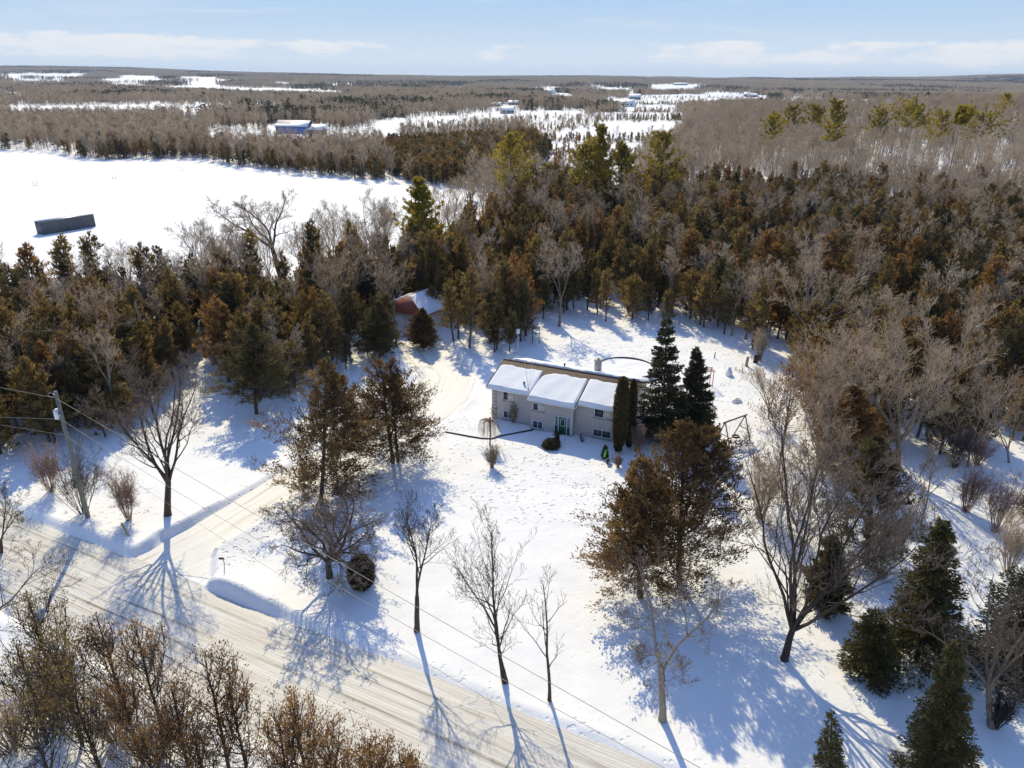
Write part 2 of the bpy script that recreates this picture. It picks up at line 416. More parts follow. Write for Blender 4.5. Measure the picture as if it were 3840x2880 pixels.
def track_mat(name, lines, base0, base1, dirt, strength):
    m, b, o = new_mat(name)
    uv = N('ShaderNodeUVMap'); s = N('ShaderNodeSeparateXYZ'); L(uv.outputs[0], s.inputs[0])
    def stretched(kx, ky, det=4):
        c = N('ShaderNodeCombineXYZ'); L(math_('MULTIPLY', s.outputs[0], kx), c.inputs[0]); L(math_('MULTIPLY', s.outputs[1], ky), c.inputs[1])
        return noise(1.0, det, 0.6, c.outputs[0])
    streak = stretched(0.07, 8.5); streak2 = stretched(0.16, 2.2)
    wig = math_('MULTIPLY', math_('SUBTRACT', stretched(0.10, 0.1, 2), 0.5), 0.55)
    acc = None
    for pos, w, k in lines:
        d = math_('DIVIDE', math_('ABSOLUTE', math_('SUBTRACT', math_('ADD', s.outputs[1], wig), pos)), w)
        g = math_('MULTIPLY', math_('SUBTRACT', 1.0, smooth(d, 0.0, 1.0)), k)
        acc = g if acc is None else math_('MAXIMUM', acc, g)
    patch = smooth(stretched(0.16, 1.2, 5), 0.38, 0.60)
    mask = math_('MULTIPLY', acc, math_('MULTIPLY', patch, smooth(streak, 0.3, 0.6)))
    base = ramp(math_('ADD', math_('MULTIPLY', streak, 0.6), math_('MULTIPLY', streak2, 0.4)), [(0.36, base0), (0.62, base1)])
    mxn = N('ShaderNodeMix', data_type='RGBA'); L(math_('MULTIPLY', mask, strength), mxn.inputs[0]); L(base, mxn.inputs[6]); mxn.inputs[7].default_value = (*dirt, 1)
    L(mxn.outputs[2], b.inputs['Base Color']); b.inputs['Roughness'].default_value = 0.55; b.inputs['Specular IOR Level'].default_value = 0.3
    hg = math_('ADD', math_('MULTIPLY', streak, 0.10), math_('ADD', math_('MULTIPLY', noise(2.6, 5, 0.65, gpos()), 0.08), math_('MULTIPLY', mask, -0.05)))
    bump(b, hg, 0.7, 0.5)
    return m
MAT['road'] = track_mat('packed_road_snow', [(1.5, 0.22, 0.7), (2.2, 0.14, 0.8), (2.9, 0.12, 0.5), (3.9, 0.22, 1.0), (4.6, 0.10, 0.6), (5.3, 0.18, 1.0), (5.9, 0.14, 0.7), (7.2, 0.22, 0.8)], (0.50, 0.455, 0.38), (0.77, 0.735, 0.66), (0.13, 0.10, 0.065), 1.0)
MAT['drive'] = track_mat('packed_driveway_snow', [(1.2, 0.32, 1.0), (1.9, 0.2, 0.6), (3.1, 0.35, 1.0)], (0.70, 0.66, 0.58), (0.84, 0.81, 0.755), (0.42, 0.35, 0.24), 0.9)

def strip(name, center, n_across, width_fn, mat, lift, step=0.4):
    """a sheet that follows a line on the ground; UV in metres"""
    c = np.array(center, float); seg = np.linalg.norm(np.diff(c, axis=0), axis=1); cum = np.concatenate([[0], np.cumsum(seg)])
    s = np.arange(0, cum[-1], step); P = np.stack([np.interp(s, cum, c[:, 0]), np.interp(s, cum, c[:, 1])], -1)
    for _ in range(12): P[1:-1] = (P[:-2] + P[2:] + 2 * P[1:-1]) / 4
    d = np.gradient(P, axis=0); d /= np.linalg.norm(d, axis=1)[:, None]; nrm = np.stack([d[:, 1], -d[:, 0]], -1)
    w = np.array([width_fn(q) for q in s]); a = np.linspace(-0.5, 0.5, n_across)
    XY = P[:, None] + nrm[:, None] * (a[None, :, None] * w[:, None, None])
    wob = 0.018 * wobble(XY[..., 0], XY[..., 1], 2.0) + 0.012 * wobble(XY[..., 1], XY[..., 0], 0.7)
    Z = wob + (lift if name == 'road' else -0.03 + (lift + 0.03) * sstep(1.0, 5.0, s)[:, None])
    V = np.concatenate([XY, Z[..., None]], -1); ns = len(s)
    me = bpy.data.meshes.new(name); me.vertices.add(ns * n_across); me.vertices.foreach_set('co', V.astype(np.float32).reshape(-1))
    i = (np.arange(ns - 1)[:, None] * n_across + np.arange(n_across - 1)[None]).reshape(-1)
    q = np.stack([i, i + n_across, i + n_across + 1, i + 1], -1)
    me.loops.add(q.size); me.loops.foreach_set('vertex_index', q.astype(np.int32).reshape(-1))
    me.polygons.add(len(q)); me.polygons.foreach_set('loop_start', np.arange(0, q.size, 4, dtype=np.int32))
    me.polygons.foreach_set('use_smooth', np.ones(len(q), bool))
    uvl = me.uv_layers.new(name='UVMap'); UV = np.stack([np.broadcast_to(s[:, None], (ns, n_across)), (a[None] + 0.5) * w[:, None]], -1).reshape(-1, 2)
    uvl.data.foreach_set('uv', UV[q.reshape(-1)].astype(np.float32).reshape(-1))
    me.materials.append(mat); me.update(calc_edges=True)
    return tag(link(name, me), kind='structure')
mid = _ra + RN * ROADW / 2
strip('road', [mid - RD * 60, mid + RD * 110], 36, lambda s: ROADW + 0.5, MAT['road'], 0.03)
strip('driveway', DRIVE, 20, lambda s: 2 * (DHW + 2.2 * max(0, 1 - s / 6.0) ** 2 + 1.6 * float(sstep(22, 30, s))) + 0.4, MAT['drive'], 0.055)

# ---------------------------------------------------------------- air
hm = bpy.data.materials.new('haze_air'); hm.use_nodes = True; nt = hm.node_tree; nt.nodes.clear()
ho = N('ShaderNodeOutputMaterial'); hv = N('ShaderNodeVolumePrincipled')
hv.inputs['Color'].default_value = (0.58, 0.76, 1.0, 1); hv.inputs['Density'].default_value = 4.6e-05; hv.inputs['Anisotropy'].default_value = 0.2
L(hv.outputs[0], ho.inputs['Volume'])
hb = MB(); hb.box((-15500, -200, -3), (15500, 15500, 190)); 
haze = link('haze', hb.mesh('haze', [hm])); tag(haze, kind='stuff')

# ---------------------------------------------------------------- trees
def unit(v): return v / (np.linalg.norm(v, axis=-1, keepdims=True) + 1e-9)
def bare_tree(seed, h=11.0, r0=0.16, fork=0.45, n=(14, 7, 6, 0), ang=(0.75, 0.8, 0.85), ratio=(0.5, 0.5, 0.45, 0.4), lean=0.04, up=0.35,
              twig=0.012, wob=0.10, leaders=0, leader_ang=0.35, first=0.22, droop=0.0, sides=7, spread=1.0):
    """trunk and limbs use material 0, branches and twigs material 1"""
    rs = np.random.RandomState(seed); mb = MB()
    tp, tq, tw, tt = [], [], [], []
    if leaders: n = (max(4, round(n[0] * 2.4 / leaders)),) + tuple(n[1:])
    last = max(i for i, q in enumerate(n) if q)
    def grow(p, d, ln, r, lv):
        ns = (9, 6, 4, 2, 2)[lv]; pts = [p]; st = ln / ns
        for i in range(ns):
            d = d + rs.normal(0, wob * (1 + 0.4 * lv), 3); d[2] += up * (0.10 if lv else 0.05) - droop * 0.12 * lv
            d = d / math.sqrt(d @ d); pts.append(pts[-1] + d * st)
        pts = np.array(pts); tip = max(r * 0.18, twig * 0.5)
        rad = np.linspace(r, tip, ns + 1)
        if lv == 0: rad[0] *= 1.35
        mb.tube(pts, rad, (sides, max(4, sides - 2), 3, 3, 3)[lv], 0 if lv < 2 else 1, rs.rand())
        if lv > last: return
        cnt = n[lv]
        t0 = first if lv == 0 else 0.22
        for k in range(cnt):
            t = t0 + (1 - t0) * ((k + rs.rand() * 0.9) / cnt) ** (0.85 if lv == 0 else 0.8)
            t = min(t, 0.985); f = t * ns; i = int(f); q = pts[i] + (pts[i + 1] - pts[i]) * (f - i); dd = pts[i + 1] - pts[i]; dd = dd / math.sqrt(dd @ dd)
            a = ang[min(lv, len(ang) - 1)] * (1 - 0.35 * t if lv == 0 else 1) * rs.uniform(0.75, 1.25)
            g_ = rs.normal(size=3); side = np.array([dd[1] * g_[2] - dd[2] * g_[1], dd[2] * g_[0] - dd[0] * g_[2], dd[0] * g_[1] - dd[1] * g_[0]]); side /= math.sqrt(side @ side) + 1e-9
            if lv >= 1 and side[2] < -0.2 and rs.rand() < 0.6: side = -side
            nd = dd * math.cos(a) + side * math.sin(a) * spread
            l2 = ln * ratio[lv] * ((1.15 - 0.75 * t) if lv == 0 else (1.1 - 0.55 * t)) * rs.uniform(0.7, 1.25)
            r2 = max(twig, np.interp(f, np.arange(ns + 1), rad) * rs.uniform(0.42, 0.62))
            if lv == last:
                nd = nd / math.sqrt(nd @ nd); tp.append(q); tq.append(q + nd * l2 + np.array([0, 0, (up * 0.2 - droop * 0.5) * l2])); tw.append(twig); tt.append(rs.rand())
            else: grow(q, unit(nd), l2, r2, lv + 1)
    d0 = unit(np.array([rs.normal(0, lean), rs.normal(0, lean), 1.0]))
    if leaders:
        fh = h * fork; k = 4; pts = [np.array([0, 0, -0.4])]
        for i in range(k): pts.append(pts[-1] + unit(d0 + rs.normal(0, wob * 0.5, 3) * np.array([1, 1, 0])) * (fh + 0.4) / k)
        rad = np.linspace(r0 * 1.3, r0 * 0.92, k + 1); rad[0] *= 1.25
        mb.tube(pts, rad, sides, 0, 0.5)
        a0 = rs.rand() * 6.28
        for j in range(leaders):
            a = a0 + j * 6.283 / leaders + rs.normal(0, 0.25); th = leader_ang * rs.uniform(0.6, 1.25)
            grow(pts[-1] - np.array([0, 0, 0.1]), np.array([math.cos(a) * math.sin(th), math.sin(a) * math.sin(th), math.cos(th)]), (h - fh) * rs.uniform(0.85, 1.08), r0 * rs.uniform(0.5, 0.68), 0)
    else:
        grow(np.array([0, 0, -0.4]), d0, h + 0.4, r0, 0)
    mb.cones(tp, tq, np.array(tw), 1, np.array(tt))
    return mb

def cedar_tree(seed, h=9.0, w=2.0, base=0.14, nb=90, per=28, leaf=0.42, lw=0.13, r0=0.13, rise=0.5, prof=0.8, bare=0.25, twin=0, thin=1.0, stubs=True, raggy=0.25, plumes=4, sub=5, tuft=0.0, flat=0.0):
    """trunk 0, foliage 1; several plumes round one stem, each branch carries branchlets clad in sprays"""
    rs = np.random.RandomState(seed); mb = MB()
    ks = 8; zs = np.linspace(-0.4, h * 0.98, ks); bend = np.cumsum(rs.normal(0, 0.05, (ks, 2)), 0)
    tr_ = np.concatenate([bend, zs[:, None]], 1)
    mb.tube(tr_, np.linspace(r0 * 1.25, 0.02, ks), 6, 0)
    stems = [(tr_, base * h, w, 1.0)]
    for q in range(twin):
        o = np.array([rs.uniform(.3, .7) * rs.choice([-1, 1]), rs.uniform(-0.4, 0.4), 0]); t2 = tr_ * [1, 1, rs.uniform(0.82, 0.95)] + o * np.linspace(1, 1.6, ks)[:, None]
        mb.tube(t2, np.linspace(r0, 0.02, ks), 6, 0); stems.append((t2, base * h, w * .9, 0.9))
    for q in range(plumes):
        z0 = h * (base + (0.75 - base) * rs.rand() ** 1.3); a = rs.rand() * 6.283 if q else 1.0
        top_ = z0 + (h - z0) * rs.uniform(0.55, 0.95); R = w * rs.uniform(0.22, 0.62) * (1 - 0.45 * z0 / h)
        s = np.linspace(0, 1, 5)[:, None]; hd = np.array([math.cos(a), math.sin(a), 0]); p0 = np.array([np.interp(z0, zs, tr_[:, 0]), np.interp(z0, zs, tr_[:, 1]), z0])
        t2 = p0 + hd * R * np.sqrt(s) + np.array([0, 0, top_ - z0]) * s ** 1.25
        mb.tube(t2, np.linspace(r0 * .4, 0.01, 5), 4, 0); stems.append((t2, z0 + (top_ - z0) * .2, w * rs.uniform(0.34, 0.55), 0.26))
    wt = np.array([q[3] for q in stems]); wt = wt / wt.sum()
    C, D, Ln, Wd, T, sp, sq = [], [], [], [], [], [], []
    lob = rs.rand(12) * raggy * 2 + 1 - raggy
    for si, (stm, zb, ww, _) in enumerate(stems):
        nbs = max(6, int(nb * wt[si])); zt = stm[-1, 2]
        for b in range(nbs):
            u = ((b + rs.rand()) / nbs) ** (1.25 if si == 0 else 1.0); z = zb + (zt - zb) * u * 0.985
            p = np.array([np.interp(z, stm[:, 2], stm[:, 0]), np.interp(z, stm[:, 2], stm[:, 1]), z])
            a = b * 2.399 + rs.normal(0, 0.5) + si
            R = ww * ((1 - u) ** prof * min(1, 0.6 + 1.8 * u) * lob[int(a / 6.283 * 12) % 12] * rs.uniform(0.6, 1.2) + 0.05)
            e = rise * rs.uniform(0.4, 1.4) + 0.55 * u - flat * (1 - u)
            d = np.array([math.cos(a) * math.cos(e), math.sin(a) * math.cos(e), math.sin(e)])
            if stubs and R > 0.5: mb.tube([p, p + d * R * 0.5 + [0, 0, -0.05 * R], p + d * R], [0.03, 0.02, 0.008], 3, 0)
            m = max(5, int(per * thin * (0.28 + 0.6 * R / w + 0.7 * (R / w) ** 2))); k = max(2, int(sub * (0.4 + R / w)))
            s0 = bare + (1 - bare) * rs.rand(k) ** 0.8
            b0 = p + d * (R * s0)[:, None]; bd = unit(d * 0.8 + rs.normal(0, 0.42, (k, 3)) * [1, 1, .5] + [0, 0, 0.10 + .3 * u]) if flat else unit(d * 0.55 + rs.normal(0, 0.5, (k, 3)) + [0, 0, 0.45]); bl_ = R * rs.uniform(0.28, 0.5, k) * (1.25 - 0.6 * s0) + 0.12
            b1 = b0 + bd * bl_[:, None]
            if stubs and R > .7: sp.append(b0); sq.append(b1)
            j = rs.randint(0, k, m); f = tuft + (1 - tuft) * rs.rand(m)
            c = b0[j] + (b1 - b0)[j] * f[:, None] + rs.normal(0, (0.045 + 0.020 * R) if flat else (0.045 + 0.035 * R), (m, 3))
            dirs = unit(bd[j] * 0.8 + np.array([0, 0, 0.5]) + rs.normal(0, 0.38, (m, 3)))
            C.append(c); D.append(dirs); Ln.append(leaf * rs.uniform(0.55, 1.25, m)); Wd.append(lw * rs.uniform(0.7, 1.4, m))
            T.append(np.clip(0.5 + rs.normal(0, 0.18) + rs.normal(0, 0.12, m) + rs.normal(0, .12, k)[j], 0, 1))
    if sp: mb.cones(np.concatenate(sp), np.concatenate(sq), 0.012, 0)
    mb.leaves(np.concatenate(C), np.concatenate(D), np.concatenate(Ln), np.concatenate(Wd), rs, 1, np.concatenate(T))
    return mb

def spruce_tree(seed, h=11.0, w=2.6, tiers=22, per=8, leaf=0.38, lw=0.12, r0=0.15, base=0.05, droop=0.35, dens=30, prof=0.9, gap=0.15):
    rs = np.random.RandomState(seed); mb = MB()
    mb.tube([[0, 0, -0.4], [0.03, 0, h * 0.5], [0, 0.03, h]], [r0 * 1.2, r0 * 0.6, 0.015], 6, 0)
    C, D, Ln, Wd, T = [], [], [], [], []
    for i in range(tiers):
        u = (i + 0.3) / tiers; z = h * (base + (1 - base) * u)
        k = max(3, int(per * (1 - 0.55 * u)))
        a0 = rs.rand() * 6.28
        for j in range(k):
            if rs.rand() < gap: continue
            a = a0 + j * 6.283 / k + rs.normal(0, 0.25)
            R = w * (1 - u) ** prof * rs.uniform(0.7, 1.15) + 0.12
            zz = z + rs.normal(0, h * 0.012)
            hd = np.array([math.cos(a), math.sin(a), 0]); sdv = np.array([-math.sin(a), math.cos(a), 0])
            s = np.linspace(0, 1, 5); dz = (0.35 * u * s - droop * (1 - u) * s + droop * 0.55 * s * s) * R
            pts = np.array([0, 0, zz]) + hd * (R * s)[:, None]; pts[:, 2] += dz
            if R > 0.6: mb.tube(pts[::2], [0.03, 0.018, 0.006], 3, 0)
            m = max(6, int(dens * (0.25 + R / w)))
            q = rs.rand(m) ** 0.75; c = np.array([0, 0, zz]) + hd * (R * q)[:, None]; c[:, 2] += np.interp(q, s, dz)
            lat = rs.normal(0, 1, m) * 0.17 * R * (1.05 - q * 0.6); c += sdv * lat[:, None]; c[:, 2] -= np.abs(rs.normal(0, 0.10 * (1 + R * 0.3), m))
            dirs = unit(hd * 0.9 + sdv * np.sign(lat)[:, None] * 0.6 + np.array([0, 0, 0.05]) + rs.normal(0, 0.35, (m, 3)))
            C.append(c); D.append(dirs); Ln.append(leaf * rs.uniform(0.6, 1.25, m)); Wd.append(lw * rs.uniform(0.7, 1.4, m))
            T.append(np.clip(0.45 + rs.normal(0, 0.12) + rs.normal(0, 0.2, m), 0, 1))
    mb.leaves(np.concatenate(C), np.concatenate(D), np.concatenate(Ln), np.concatenate(Wd), rs, 1, np.concatenate(T))
    return mb

def pine_tree(seed, h=18.0, w=3.6, start=0.45, nb=46, tufts=9, needles=26, r0=0.24, lopsided=0.3, nl=0.42, nw=0.06, prof=0.6):
    rs = np.random.RandomState(seed); mb = MB()
    ks = 7; bend = np.cumsum(rs.normal(0, 0.10, (ks, 2)), 0); tr_ = np.concatenate([bend, np.linspace(-0.4, h * 0.98, ks)[:, None]], 1)
    mb.tube(tr_, np.linspace(r0 * 1.2, 0.03, ks), 7, 0)
    C, D, Ln, T = [], [], [], []; la = rs.rand() * 6.28
    for b in range(nb):
        u = (b + rs.rand()) / nb; t = start + (1 - start) * u; z = t * h
        p = np.array([np.interp(z, tr_[:, 2], tr_[:, 0]), np.interp(z, tr_[:, 2], tr_[:, 1]), z])
        a = b * 2.399 + rs.normal(0, 0.5)
        R = w * ((1 - u) ** prof * min(1.0, 0.45 + 2.2 * u) + 0.10) * rs.uniform(0.5, 1.2) * (1 + lopsided * math.cos(a - la))
        e = 0.12 + 0.75 * u + rs.normal(0, 0.1); d = np.array([math.cos(a) * math.cos(e), math.sin(a) * math.cos(e), math.sin(e)])
        mid_ = p + d * R * 0.6; end = p + d * R + [0, 0, 0.18 * R]
        mb.tube([p, mid_, end], [0.06, 0.035, 0.012], 3, 0)
        bt = rs.normal(0, 0.13)
        for k in range(tufts):
            s = 0.3 + 0.7 * (k + rs.rand()) / tufts; c0 = p + (end - p) * s + rs.normal(0, 0.16 * (0.4 + R * 0.35), 3) * [1, 1, 0.45]
            m = needles; dirs = unit(d * 0.5 + np.array([0, 0, 0.55]) + rs.normal(0, 0.65, (m, 3)))
            C.append(c0 + rs.normal(0, 0.09, (m, 3))); D.append(dirs); Ln.append(nl * rs.uniform(0.6, 1.2, m)); T.append(np.clip(0.5 + bt + rs.normal(0, 0.2, m), 0, 1))
    n = sum(map(len, C))
    mb.leaves(np.concatenate(C), np.concatenate(D), np.concatenate(Ln), nw * rs.uniform(0.8, 1.3, n), rs, 1, np.concatenate(T))
    return mb

def dense_bush(seed, prof_fn, h, n, leaf, lw, up=0.7, core=0.8):
    """closely clipped evergreen: a dark inner body under a shell of sprays"""
    rs = np.random.RandomState(seed); mb = MB()
    zs = np.linspace(0.02, 0.97, 9); mb.tube([[0, 0, z * h] for z in zs], [max(0.02, prof_fn(z) * core) for z in zs], 10, 1, 0.0, cap=True)
    z = rs.rand(n) ** 0.9; a = rs.rand(n) * 6.283; R = np.array([prof_fn(q) for q in z]) * rs.uniform(0.82, 1.06, n) * (1 + 0.07 * np.sin(a * 5 + z * 9))
    c = np.stack([np.cos(a) * R, np.sin(a) * R, z * h], -1)
    d = unit(np.stack([np.cos(a), np.sin(a), np.full(n, up)], -1) + rs.normal(0, 0.4, (n, 3)))
    mb.leaves(c - d * leaf * 0.5, d, leaf * rs.uniform(0.6, 1.3, n), lw * rs.uniform(0.7, 1.3, n), rs, 1, np.clip(0.5 + rs.normal(0, 0.22, n), 0, 1))
    mb.tube([[0, 0, -0.3], [0, 0, 0.3 * h]], [0.08, 0.05], 5, 0)
    return mb

def bush(seed, h=2.0, w=1.2, stems=16, sub=7, r=0.012, twig=0.008, twigs=5):
    rs = np.random.RandomState(seed); mb = MB(); tp, tq, tt = [], [], []
    for i in range(stems):
        a = rs.rand() * 6.283; th = rs.uniform(0.1, 1.0) * math.atan2(w, h); L0 = h * rs.uniform(0.6, 1.1)
        d = np.array([math.cos(a) * math.sin(th), math.sin(a) * math.sin(th), math.cos(th)]); p0 = np.array([math.cos(a), math.sin(a), 0]) * rs.uniform(0, 0.16 * w)
        p1 = p0 + d * L0 * 0.5 + rs.normal(0, 0.05 * h, 3); p2 = p0 + unit(d + [0, 0, 0.1]) * L0 + rs.normal(0, 0.05 * h, 3)
        mb.tube([p0 - [0, 0, 0.15], p1, p2], [r * 1.5, r, r * 0.4], 4, 0, rs.rand())
        for k in range(sub):
            s = rs.uniform(0.3, 1); q = p0 + (p1 - p0) * min(1, s * 2) if s < 0.5 else p1 + (p2 - p1) * (s * 2 - 1)
            e = q + unit(d + rs.normal(0, 0.55, 3)) * h * rs.uniform(0.12, 0.32); tp.append(q); tq.append(e); tt.append(rs.rand())
            for j in range(twigs):
                g = q + (e - q) * rs.uniform(0.2, 1); tp.append(g); tq.append(g + unit(d + rs.normal(0, 0.8, 3)) * h * rs.uniform(0.05, 0.14)); tt.append(rs.rand())
    mb.cones(tp, tq, np.full(len(tp), twig), 1, np.array(tt))
    return mb
# ---------------------------------------------------------------- the house
def brick_mat():
    m, b, o = new_mat('grey_brick')
    tcn = N('ShaderNodeTexCoord'); mp = N('ShaderNodeMapping'); mp.inputs['Rotation'].default_value = (math.radians(90), 0, 0); L(tcn.outputs['Object'], mp.inputs[0])
    br = N('ShaderNodeTexBrick', i_Scale=1.0); br.inputs['Brick Width'].default_value = 0.24; br.inputs['Row Height'].default_value = 0.085; br.inputs['Mortar Size'].default_value = 0.009
    br.inputs['Color1'].default_value = (0.53, 0.475, 0.44, 1); br.inputs['Color2'].default_value = (0.41, 0.36, 0.335, 1); br.inputs['Mortar'].default_value = (0.56, 0.54, 0.51, 1)
    L(mp.outputs[0], br.inputs['Vector'])
    mm = N('ShaderNodeMix', data_type='RGBA', blend_type='MULTIPLY'); mm.inputs[0].default_value = 0.5
    L(br.outputs[0], mm.inputs[6]); L(ramp(noise(0.9, 5), [(0.3, (0.75, 0.75, 0.76)), (0.7, (1, 1, 1))]), mm.inputs[7])
    L(mm.outputs[2], b.inputs['Base Color']); b.inputs['Roughness'].default_value = 0.85
    bump(b, br.outputs[1], -0.3, 0.01)
    return m
def shingle_mat(name, c0, c1):
    m, b, o = new_mat(name)
    tcn = N('ShaderNodeTexCoord'); br = N('ShaderNodeTexBrick', i_Scale=1.0)
    br.inputs['Brick Width'].default_value = 0.5; br.inputs['Row Height'].default_value = 0.14; br.inputs['Mortar Size'].default_value = 0.012
    br.inputs['Color1'].default_value = (*c0, 1); br.inputs['Color2'].default_value = (*c1, 1); br.inputs['Mortar'].default_value = (c0[0] * .4, c0[1] * .4, c0[2] * .4, 1)
    L(tcn.outputs['Object'], br.inputs['Vector']); L(br.outputs[0], b.inputs['Base Color']); b.inputs['Roughness'].default_value = 0.9
    bump(b, br.outputs[1], -0.4, 0.02)
    return m
MAT['brick'] = brick_mat()
MAT['shingle'] = shingle_mat('brown_shingle', (0.135, 0.10, 0.074), (0.085, 0.062, 0.047))
MAT['quoin'] = plain('pale_quoin_block', (0.47, 0.42, 0.37), 0.85, 0.12, 3, bmp=0.2)
MAT['concrete'] = plain('concrete', (0.27, 0.265, 0.26), 0.9, 0.2, 3, bmp=0.2)
MAT['white'] = plain('white_trim', (0.78, 0.79, 0.80), 0.5, 0.04, 3)
MAT['blind'] = plain('pale_blind', (0.62, 0.58, 0.49), 0.7, 0.08, 5)
MAT['green'] = plain('green_paint', (0.012, 0.085, 0.045), 0.4, 0.1, 3)
MAT['siding'] = plain('cream_siding', (0.66, 0.63, 0.55), 0.7, 0.05, 2)
MAT['metal'] = plain('grey_metal', (0.33, 0.34, 0.35), 0.45, 0.12, 4, metal=0.6)
MAT['black'] = plain('black_plastic', (0.02, 0.02, 0.022), 0.5, 0.2, 4)
MAT['timber'] = plain('weathered_timber', (0.20, 0.165, 0.13), 0.9, 0.25, 5, bmp=0.2)
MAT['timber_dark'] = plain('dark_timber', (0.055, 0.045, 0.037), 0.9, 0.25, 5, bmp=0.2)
MAT['red'] = plain('red_paint', (0.40, 0.075, 0.05), 0.6, 0.15, 4)
MAT['rust'] = plain('rusty_red_metal', (0.33, 0.085, 0.045), 0.7, 0.25, 1.5)
MAT['lime'] = plain('lime_green_plastic', (0.12, 0.5, 0.07), 0.4, 0.1, 4)
MAT['pole'] = plain('greenish_pole_wood', (0.20, 0.205, 0.165), 0.9, 0.25, 3, bmp=0.3)
MAT['yellow'] = plain('yellow_guard', (0.56, 0.42, 0.14), 0.6, 0.08, 3)
MAT['cable'] = plain('pale_cable', (0.34, 0.30, 0.24), 0.6, 0.1, 4)
MAT['steel_dark'] = plain('dark_container_steel', (0.105, 0.105, 0.11), 0.6, 0.25, 1.2)
MAT['steel_blue'] = plain('blue_steel_cladding', (0.13, 0.22, 0.46), 0.55, 0.08, 0.3)
MAT['roof_grey'] = plain('grey_roof', (0.24, 0.25, 0.29), 0.6, 0.15, 0.4)
MAT['wall_grey'] = plain('grey_far_wall', (0.33, 0.33, 0.35), 0.7, 0.15, 0.4)
MAT['wall_tan'] = plain('tan_far_wall', (0.36, 0.30, 0.25), 0.7, 0.15, 0.4)
m, b, o = new_mat('window_glass'); b.inputs['Base Color'].default_value = (0.035, 0.042, 0.052, 1); b.inputs['Roughness'].default_value = 0.12; MAT['glass'] = m
L(ramp(noise(1.3, 3), [(0.35, (0.02, 0.025, 0.032)), (0.7, (0.075, 0.085, 0.10))]), b.inputs['Base Color'])

S = 1.106
FL = at0(1063.7, 904.0); FR = at0(1335.6, 958.6)
HANG = math.atan2(FR[1] - FL[1], FR[0] - FL[0])
house = thing('house', (FL[0], FL[1], 0), 'grey brick bungalow with a thick snow covered roof and green front door', 'house', rz=HANG)
def hp(name, mb, mat, parent=None, smooth_=False):
    return link(name, mb.mesh(name, mat if isinstance(mat, list) else [mat], smooth_), parent or house)
def lc(v):   # (along, outward, up) in wall units -> house coordinates
    v = np.asarray(v, float); return np.stack([v[..., 0] * S, -v[..., 1] * S, v[..., 2] * S], -1)
def hbox(mb, lo, hi, mat=0): mb.box(lo, hi, mat, lc)
WL, WD, ZE, NR, ZR = 14.3, -7.8, 3.72, -3.9, 5.27
def roof_z(n): return ZR - 0.349 * abs(n - NR)
f = MB(); hbox(f, (-0.02, WD - .02, -0.8), (WL + .02, 0.02, 0.14)); hbox(f, (4.52, 0.0, -0.8), (9.18, 0.62, 0.10)); hp('foundation', f, MAT['concrete'])
def gable_wall(mb, u0, u1, n0, n1, zt0, zt1, zb, ridge=None, mat=0):
    pass
w = MB()
zt = roof_z(0) - 0.12; zb_ = roof_z(WD) - 0.12; zr_ = ZR - 0.12
P = lambda *a: lc(np.array(a, float))
w.quad(P(0, 0, .14), P(4.55, 0, .14), P(4.55, 0, zt), P(0, 0, zt)); w.quad(P(9.15, 0, .14), P(WL, 0, .14), P(WL, 0, zt), P(9.15, 0, zt))
zm = roof_z(0.6) - 0.12
w.quad(P(4.55, .6, .1), P(9.15, .6, .1), P(9.15, .6, zm), P(4.55, .6, zm))
for u in (4.55, 9.15): w.quad(P(u, 0, .1), P(u, .6, .1), P(u, .6, zm), P(u, 0, zt))
w.quad(P(WL, WD, .14), P(0, WD, .14), P(0, WD, zb_), P(WL, WD, zb_))
hp('wall', w, MAT['brick'])
for u, mt, nm in ((0, 'brick', 'gable_wall'), (WL, 'siding', 'gable_wall')):
    g = MB(); q = [P(u, 0, .14), P(u, WD, .14), P(u, WD, zb_), P(u, NR, zr_), P(u, 0, zt)]
    g.add(q, [[0, 1, 2], [0, 2, 3], [0, 3, 4]] if u == 0 else [[0, 2, 1], [0, 3, 2], [0, 4, 3]])
    e = hp(nm, g, MAT[mt]); 
    if u: e['label'] = 'cream sided end wall'
# corner blocks, long and short in turn
qh = ZE / 9.0
for k in range(9):
    ln = 0.52
    qb = MB(); hbox(qb, (-0.035, -0.3, .14 + k * qh * 0.955 + 0.012), (ln, 0.035, .14 + (k + 1) * qh * 0.955 - 0.012)); hp('corner_block', qb, MAT['quoin'])
# roof
r = MB()
def slab_roof(u0, u1, n0, n1):
    a, b_ = roof_z(n0), roof_z(n1); T = 0.10
    top = [P(u0, n0, a), P(u1, n0, a), P(u1, n1, b_), P(u0, n1, b_)]; bot = [P(u0, n0, a - T), P(u1, n0, a - T), P(u1, n1, b_ - T), P(u0, n1, b_ - T)]
    v = top + bot; q = [(0, 1, 2, 3), (7, 6, 5, 4), (0, 4, 5, 1), (1, 5, 6, 2), (2, 6, 7, 3), (3, 7, 4, 0)]
    r.add(v, [t for a_, b2, c, d in q for t in ((a_, b2, c), (a_, c, d))])
U0, U1, EF = -0.48, 14.75, 0.42
slab_roof(U0, U1, NR, EF); slab_roof(4.34, 9.45, EF, 1.0); slab_roof(U0, U1, WD - .4, NR)
roof = hp('roof', r, MAT['shingle'])
rc = MB(); rc.tube([P(U0, NR, ZR + .0), P(U1, NR, ZR + .0)], 0.09, 6, cap=True); hp('ridge_cap', rc, MAT['shingle'], roof)
for (a, b_, n) in ((U0, 4.33, EF), (4.34, 9.45, 1.0), (9.46, U1, EF)):
    g = MB(); z = roof_z(n); hbox(g, (a, n + 0.003, z - 0.20), (b_, n + 0.12, z - 0.035)); hp('gutter', g, MAT['white'], roof)
